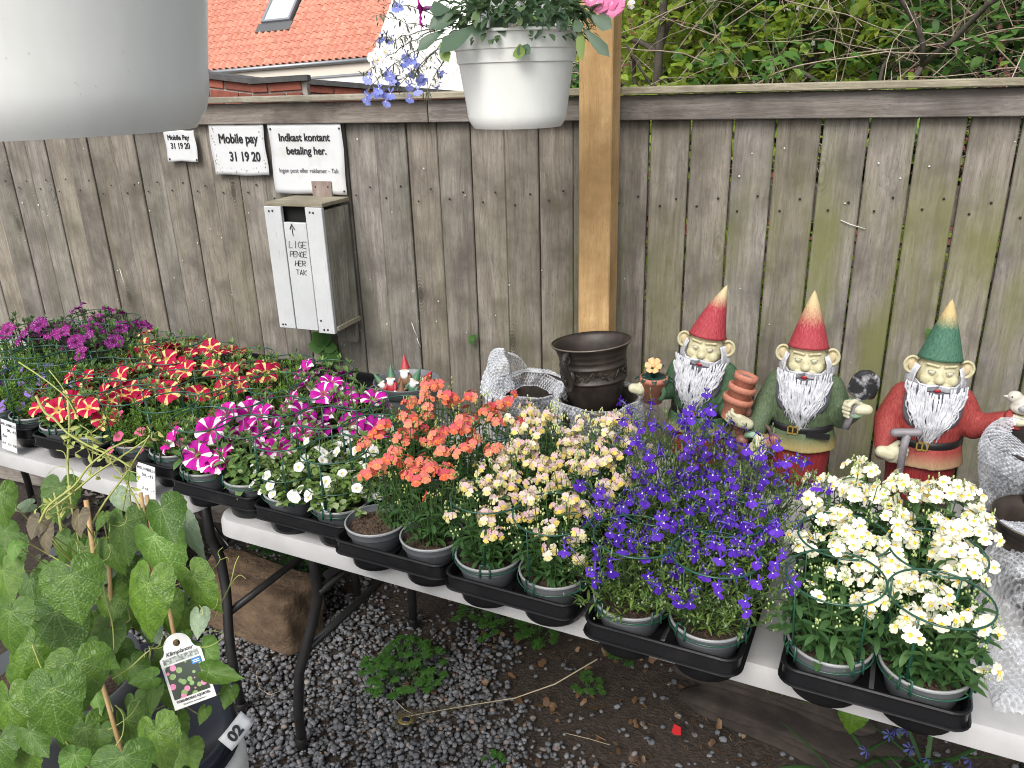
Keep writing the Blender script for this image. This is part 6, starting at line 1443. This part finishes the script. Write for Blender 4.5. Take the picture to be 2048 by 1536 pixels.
# sticker 02
s2 = empty('number_sticker', pd(474, 1462, 1.0), 0, 'white sticker with the number 02 on the rim of the dark dish', 'sticker')
B = basis(Vector((.75, -.42, .52)), (0, 0, 1)) @ Matrix.Rotation(R(28), 3, 'Z'); M = B.to_4x4(); M.translation = s2.location; s2.matrix_local = M
m = MB(); vs = []
for i in range(9):
    x = (i/8-.5)*.040
    for j in range(4): vs.append((x, (j/3-.5)*.023, -8*x*x+.0006*math.sin(i)))
m.add(vs, [(i*4+j, (i+1)*4+j, (i+1)*4+j+1, i*4+j+1) for i in range(8) for j in range(3)]); o = m.build('sheet', PAPER, s2); q = o.modifiers.new('t', 'SOLIDIFY'); q.thickness = .0006
text('02', (-.003, -.0058, .0010), .0185, INK, s2, .0006, rx=0)

# ---------------------------------------------------------------- under the tables
def rock(name, c, sz, rz, mat, label, seed, flat=1, layered=0):
    random.seed(seed); RSs = np.random.RandomState(seed); bm = bmesh.new(); bmesh.ops.create_cube(bm, size=1.0); bmesh.ops.subdivide_edges(bm, edges=bm.edges[:], cuts=14, use_grid_fill=True)
    ph = RSs.uniform(0, 6, 12)
    for v in bm.verts:
        p = v.co*2; p = Vector([math.copysign(min(abs(q), 1)**1.0, q) for q in p]); E = 5 if layered else 14; l = max(abs(p.x)**E+abs(p.y)**E+abs(p.z)**E, 1e-9)**(1/E); p = p/l*max(abs(p.x), abs(p.y), abs(p.z))
        d = .10*math.sin(p.x*3.1+ph[0])*math.cos(p.y*2.7+ph[1])+.07*math.sin(p.y*6.3+ph[2]+p.z*4)+.05*math.sin(p.x*9+ph[3])*math.sin(p.z*7+ph[4])+RSs.uniform(-.018, .018)
        if not layered: d *= .35
        if layered: d += .06*math.sin(p.z*9+p.x*1.5)
        p = p*(1+d); v.co = Vector((p.x*sz[0]/2, p.y*sz[1]/2, p.z*sz[2]/2))
    me = bpy.data.meshes.new(name); bm.to_mesh(me); bm.free(); me.polygons.foreach_set('use_smooth', [True]*len(me.polygons)); o = link(name, me, None, [mat]); o.location = c; o.rotation_euler = (0, 0, rz); tag(o, label, 'rock', 'rough stones under the tables'); return o
SAND = simple('sandstone', (.085, .055, .033), .95, (.15, .10, .06), 16, .9, 45, dist=.012); SLATE = simple('layered_stone', (.026, .020, .017), .95, (.055, .043, .036), 16, .8, 50)
rock('sandstone_block', (-1.60, 1.72, .10), (.42, .18, .21), R(-6), SAND, 'brown sandstone block behind the table legs at the left', 3)
rock('stone_slab', (.0, 1.90, .11), (.46, .20, .10), R(-9), SLATE, 'upper layered stone slab under the right of the table', 5, layered=1)
rock('stone_slab', (.06, 1.84, .03), (.52, .22, .07), R(-12), SLATE, 'lower layered stone slab under the right of the table', 6, layered=1)
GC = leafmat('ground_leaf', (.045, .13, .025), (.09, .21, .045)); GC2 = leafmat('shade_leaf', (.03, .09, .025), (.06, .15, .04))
def weed(c, r, n_, h, label, seed, L=.018, mat=None):
    random.seed(seed); m = MB()
    for k in range(n_):
        a = U(0, 6.28); q = r*math.sqrt(U(0, 1)); z = h*(1-.5*(q/r)**2)*U(.45, 1); b = Vector((q*.3*math.cos(a), q*.3*math.sin(a), 0)); t = Vector((q*math.cos(a), q*math.sin(a), z)); m.tube([b, b.lerp(t, .6)+Vector((0, 0, z*.25)), t], .0008, 4, 1, cap=False)
        for i in range(3):
            for j in range(3): an = a+(i-1)*1.9+(j-1)*.62; leaf(m, t, (math.cos(an), math.sin(an), U(-.1, .3)), (0, 0, 1), L*U(.8, 1.15), L*.52, .3, .15, 3, 'obov', 0)
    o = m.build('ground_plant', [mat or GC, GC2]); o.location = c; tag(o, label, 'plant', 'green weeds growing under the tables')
weed((-1.03, 1.66, .0), .125, 75, .10, 'bright green lobed weed in the gravel, in the middle of the gap', 1)
weed((-.88, 1.98, .0), .13, 60, .13, 'green weed below the fence behind the coral nemesia tray', 2)
weed((-.72, 1.95, .0), .07, 28, .09, 'small green weed right of the fence weed under the table', 3)
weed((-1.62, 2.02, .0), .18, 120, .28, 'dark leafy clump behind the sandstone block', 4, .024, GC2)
weed((-.50, 1.78, .0), .05, 14, .06, 'tiny yellow green weed below the blue lobelia tray', 5, .014)
weed((-.44, 1.98, .0), .08, 26, .12, 'green weed near the fence under the blue lobelia tray', 6)
weed((-.66, 1.45, .0), .03, 8, .04, 'tiny seedling in the leaf litter below the pink and yellow tray', 7, .012)
# bluebells, strap leaves and a silver veined leaf at the lower right
bb = empty('bluebell_clump', (.24, 1.70, 0), 0, 'dark clump of bluebells hanging below the white nemesia tray', 'plant'); random.seed(8)
m = MB()
for k in range(46):
    a = U(0, 6.28); L = U(.16, .34); leaf(m, (U(-.10, .20), U(-.12, .12), .0), (math.cos(a)*.6, math.sin(a)*.6, 1), (math.cos(a), math.sin(a), 0), L, .012, -U(.4, 1.6), .3, 7, 'strap', 0)
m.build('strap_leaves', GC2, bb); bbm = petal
fm = MB()
for k in range(6): petal(fm, k*PI/3, .002, .012, .005, -.5, 0, 0)
bme = fm.mesh('flower'); bme.materials.append(petalmat('bluebell_petal', (.06, .07, .26), (.09, .11, .32)))
for k in range(20): o = link('flower', bme, bb); place(o, (U(-.08, .22), U(-.2, -.02), U(.14, .34)), (U(-1, 1), -1, U(-.6, .6)), (0, 0, 1), U(.8, 1.2))
sl = empty('silver_leaf_plant', (.0, 1.80, .12), 0, 'plant with silver veined leaves under the table beside the stone slab', 'plant')
for k, (dx, dy, dz, s_) in enumerate(((0, -.04, .19, .085), (.05, 0, .12, .06), (-.05, 0, .10, .06), (.18, -.1, .10, .07))):
    o = link('leaf', HM[0][k], sl); place(o, (dx, dy, dz), (U(-.3, .3), -1, .5), (0, 0, -1), s_)
    m = MB(); m.tube([(dx*.3, 0, 0), (dx, dy, dz)], .002, 6); m.build('stalk', GST, sl)
m = MB(); random.seed(12)
for k in range(7): leaf(m, (.0, .0, .0), (-.6+.2*k, -.5, 1), (0, -.4, 1), .30, .022, 1.4, .25, 10, 'strap', 0)
o = m.build('strap_leaf_plant', GC); o.location = (.16, 1.52, 0); tag(o, 'glossy green arching strap leaves at the bottom below the white nemesia tray', 'plant')
# feather, straws, red petal
fe = empty('peacock_feather', (0, 0, 0), 0, 'long pale peacock feather shaft lying from the tray to the gravel', 'feather')
P = [pz(1195, 1318, .16), pz(1110, 1368, .10), pz(1030, 1396, .045), pz(930, 1412, .02), pz(840, 1428, .014), pz(800, 1436, .012)]
m = MB(); m.tube(P, [.0022, .002, .0016, .0012, .0008, .0005], 6); m.build('shaft', STRAW, fe); m = MB(); random.seed(3)
for k in range(170):
    t = (k/170)**.7; i = min(int((2+t*3)), 4); q = (2+t*3)-i; p = P[i].lerp(P[i+1], q); s_ = 1 if k % 2 else -1; d = (P[i+1]-P[i]).normalized(); e = p+d*.03+Vector((-d.y, d.x, 0))*s_*U(.015, .045)*(.3+t); m.tube([p, p.lerp(e, .5)+d*.006, e+Vector((0, 0, -.004))], .0004, 3, cap=False)
c0 = pz(812, 1440, .012); m.build('barbs', simple('feather_barb', (.10, .085, .045), .6), fe)
for nm, r, cc, z in (('feather_ring', .019, (.14, .11, .03), .0), ('feather_eye', .0095, (.01, .015, .035), .002)): m = MB(); m.ell(c0+Vector((0, 0, z)), (r*1.25, r, .0012), Euler((0, 0, R(15))), 20, 5); m.build(nm, simple(nm, cc, .3), fe)
for k, (pts, z) in enumerate((([(522, 1325), (512, 1350), (520, 1378), (540, 1390), (565, 1380)], .012), ([(780, 1375), (790, 1400), (810, 1420), (850, 1440)], .012), ([(1130, 1466), (1180, 1478), (1220, 1490)], .01))):
    m = MB(); m.tube([pz(x, y, z) for x, y in pts], .0010, 5); o = m.build('dry_straw', STRAW); tag(o, ['curled dry straw beside the left table foot', 'thin straw across the feather tip', 'straight straw on the soil to the right'][k], 'straw')
m = MB(); q = pz(1352, 1466, .02); m.add([q+Vector(v) for v in ((-.012, 0, 0), (-.004, -.012, .004), (.014, -.006, .002), (.010, .012, .012), (-.008, .012, .018))], [(0, 1, 2, 3, 4)]); o = m.build('red_plastic_scrap', simple('red_scrap', (.45, .015, .02), .35)); tag(o, 'small shiny red scrap lying beside the stone slab', 'scrap')
# dark pots standing behind on the ground at far left under the table
for k, (x, y) in enumerate(((-2.35, 1.75), (-2.12, 1.62))):
    p_ = empty('stored_dark_pot', (x, y, 0), 0, ['larger', 'smaller'][k]+' dark pot with withered purple leaves stored under the far table', 'pot'); m = MB(); m.lathe([(.0001, 0), (.11, 0), (.14, .22), (.145, .24), (.135, .24), (.0001, .2)], 28); m.build('pot_wall', GREYP, p_)
    m = MB(); random.seed(20+k)
    for j in range(260): leaf(m, (U(-.14, .14), U(-.14, .14), U(.22, .36)), rdir(-.2, 1), (0, 0, 1), .03, .018, .6, .3, 3, 'ovate')
    tag(m.build('withered_leaves', leafmat('withered_purple', (.035, .03, .03), (.09, .075, .06), (.12, .13, .09)), p_), kind='stuff')

# small ivy leaves pushing through the fence
def sprig(c, n_, s_, lab, seed):
    random.seed(seed); m = MB(); m.tube([(0, .02, 0), (0, -.01, .004)], .001, 5)
    for k in range(n_): a = k*2.3; leaf(m, (U(-.3, .3)*s_, -.012, U(-.3, .3)*s_), (math.cos(a), -.25, math.sin(a)), (0, -1, .2), s_, s_*.8, .3, .15, 4, 'ovate')
    o = m.build('fence_sprig', GC); o.location = c; tag(o, lab, 'leaves', 'green leaves poking through the fence')
sprig(py(947, 676, FY-.006), 4, .020, 'small pale green sprig between boards left of the bubble wrap', 1)
sprig(py(238, 650, FY-.01), 5, .05, 'leafy sprig between boards behind the purple petunias', 2)
sprig(py(655, 690, FY-.01), 6, .06, 'dark leafy sprig under the money box', 3)
sprig(py(1862, 662, FY-.004), 3, .018, 'tiny sprig between boards by the green hat', 4)

# ---------------------------------------------------------------- hedge and trees beyond the fence
AL = leafmat('apple_leaf', (.24, .36, .05), (.46, .60, .10), (.60, .66, .14), transl=.5); IV = leafmat('ivy_leaf', (.05, .125, .035), (.13, .27, .055), (.30, .44, .09)); DKL = leafmat('deep_leaf', (.02, .05, .02), (.05, .10, .03)); BLO = simple('blossom', (.80, .80, .76), .6)
def walk(p, d, L, n_, wig, droop=0):
    out = [p]; 
    for k in range(n_): d = (d+rdir()*wig+Vector((0, 0, -droop))).normalized(); p = p+d*(L/n_); out.append(p)
    return out, d
def tree(name, base, label, cat, limbs, seed, leafm, boxc, boxs, nleaf, Lr, twn, blossoms=0, tw=TWIG, leafshape='ovate', clump=26):
    random.seed(seed); t = empty(name, base, 0, label, cat, 'trees and shrubs beyond the fence'); m = MB(); ends = []
    for (d, L, r) in limbs:
        pts, dd = walk(Vector((0, 0, 0)), Vector(d).normalized(), L, 9, .16); m.tube(pts, [r*(1-.75*i/9) for i in range(10)], 8)
        for i in range(3, 10):
            for q in range(2): p2, _ = walk(pts[i], (dd+rdir()*1.1).normalized(), L*U(.18, .4), 6, .3, .03); m.tube(p2, [r*.28*(1-.8*j/6)+.0015 for j in range(7)], 5); ends += p2[2:]
    m.build('trunk', BARK, t)
    m = MB(); bc, bs = Vector(boxc)-Vector(base), Vector(boxs)
    for k in range(twn):
        p = bc+Vector((U(-1, 1)*bs.x, U(-1, 1)*bs.y, U(-1, 1)*bs.z)); pts, _ = walk(p, rdir(-.5, 1), U(.25, .8), 7, .22, .06); r = U(.0009, .0028); m.tube(pts, [r*(1-.6*i/7) for i in range(8)], 4, 0, cap=False); ends += pts[3:]
    m.build('twigs', tw, t)
    m = MB(); cl = [bc+Vector((U(-1, 1)*bs.x, U(-1, 1)*bs.y, U(-1, 1)*bs.z)) for _ in range(nleaf//clump)]
    for c in cl:
        rr = U(.06, .16)
        for k in range(clump):
            p = c+rdir()*rr*U(.2, 1); L = Lr*U(.6, 1.25); leaf(m, p, rdir(-.8, .6), (U(-.4, .4), -.5, 1), L, L*U(.45, .65), U(.1, .9), .2, 3, leafshape, 0)
    tag(m.build('crown', leafm, t), kind='stuff')
    if blossoms:
        m = MB()
        for k in range(blossoms):
            c = random.choice(cl)+rdir()*.14
            for j in range(3):
                q = c+rdir()*.02; B = rdir(-.2, 1)
                for z in range(5): a = z*1.2566; X = B.orthogonal().normalized(); Y = B.cross(X); leaf(m, q, X*math.cos(a)+Y*math.sin(a)+B*.3, B, .011, .010, .2, .2, 2, 'obov', 0)
        tag(m.build('blossom', BLO, t), kind='stuff')
    return t
tree('apple_tree', (-.62, 3.35, 0), 'apple tree with yellow green leaves and white blossom right of the post', 'tree', [((.2, -.1, 1), 2.3, .035), ((.5, .1, 1), 2.0, .028), ((-.15, .1, 1), 2.2, .03)], 21, AL, (-.34, 3.25, 1.95), (.50, .36, .50), 10500, .044, 60, 160)
tree('ivy_thicket', (-1.45, 4.2, 0), 'dark green bush seen behind the hanging pot', 'shrub', [((.1, 0, 1), 2.0, .03), ((-.2, .1, 1), 1.8, .025)], 22, IV, (-1.25, 4.2, 1.75), (.22, .3, .36), 2600, .045, 50)
tree('climbing_shrub', (.35, 3.0, 0), 'tangled shrub of pale bare twigs and green leaves above the fence', 'shrub', [((.7, 0, 1), 2.4, .034), ((-.3, .1, 1), 2.4, .030), ((.1, .2, 1), 2.3, .03), ((1.1, .1, .9), 2.2, .03)], 23, IV, (.42, 3.05, 1.98), (.95, .42, .50), 8800, .044, 1000)
tree('overgrown_hedge', (.6, 3.9, 0), 'dense dark hedge behind the tangled shrub', 'hedge', [((.3, 0, 1), 2.6, .04), ((-.3, 0, 1), 2.6, .04), ((.9, 0, 1), 2.5, .03)], 24, DKL, (.75, 3.95, 1.95), (1.5, .4, .75), 19000, .058, 300, tw=BARK)
tree('low_hedge', (.1, 2.75, 0), 'sunlit green hedge glimpsed through the gaps between the fence boards', 'hedge', [((.3, 0, 1), 1.2, .02)], 25, AL, (.15, 2.8, .95), (.95, .22, .62), 7000, .04, 40)
random.seed(31)
sh = bpy.data.objects['climbing_shrub']; m = MB()
for k in range(70):      # hanging pale canes
    x = U(1440, 2040); y = U(-40, 60); d = U(2.9, 3.3); p = pd(x, y, d); pts = [p]; 
    for i in range(6): p = p+Vector((U(-.035, .03), U(-.02, .02), -U(.04, .09))); pts.append(p)
    m.tube([q-Vector(sh.location) for q in pts], U(.0016, .0034), 5, cap=False)
for k in range(120):     # horizontal tangle at the upper left
    p = pd(U(1440, 1680), U(-20, 110), U(2.9, 3.2)); pts, _ = walk(p, Vector((U(-1, 1), 0, U(-.3, .6))), U(.15, .5), 6, .18, .02); m.tube([q-Vector(sh.location) for q in pts], U(.001, .0026), 4, cap=False)
m.build('pale_canes', TWIG, sh)

# lettering becomes plain mesh
bpy.context.view_layer.update(); _dg = bpy.context.evaluated_depsgraph_get()
for o in [o for o in bpy.data.objects if o.type == 'FONT']:
    me = bpy.data.meshes.new_from_object(o.evaluated_get(_dg)); n_ = bpy.data.objects.new('lettering', me); COL.objects.link(n_)
    n_.parent = o.parent; n_.location = o.location; n_.rotation_euler = o.rotation_euler; n_.scale = o.scale; bpy.data.objects.remove(o)
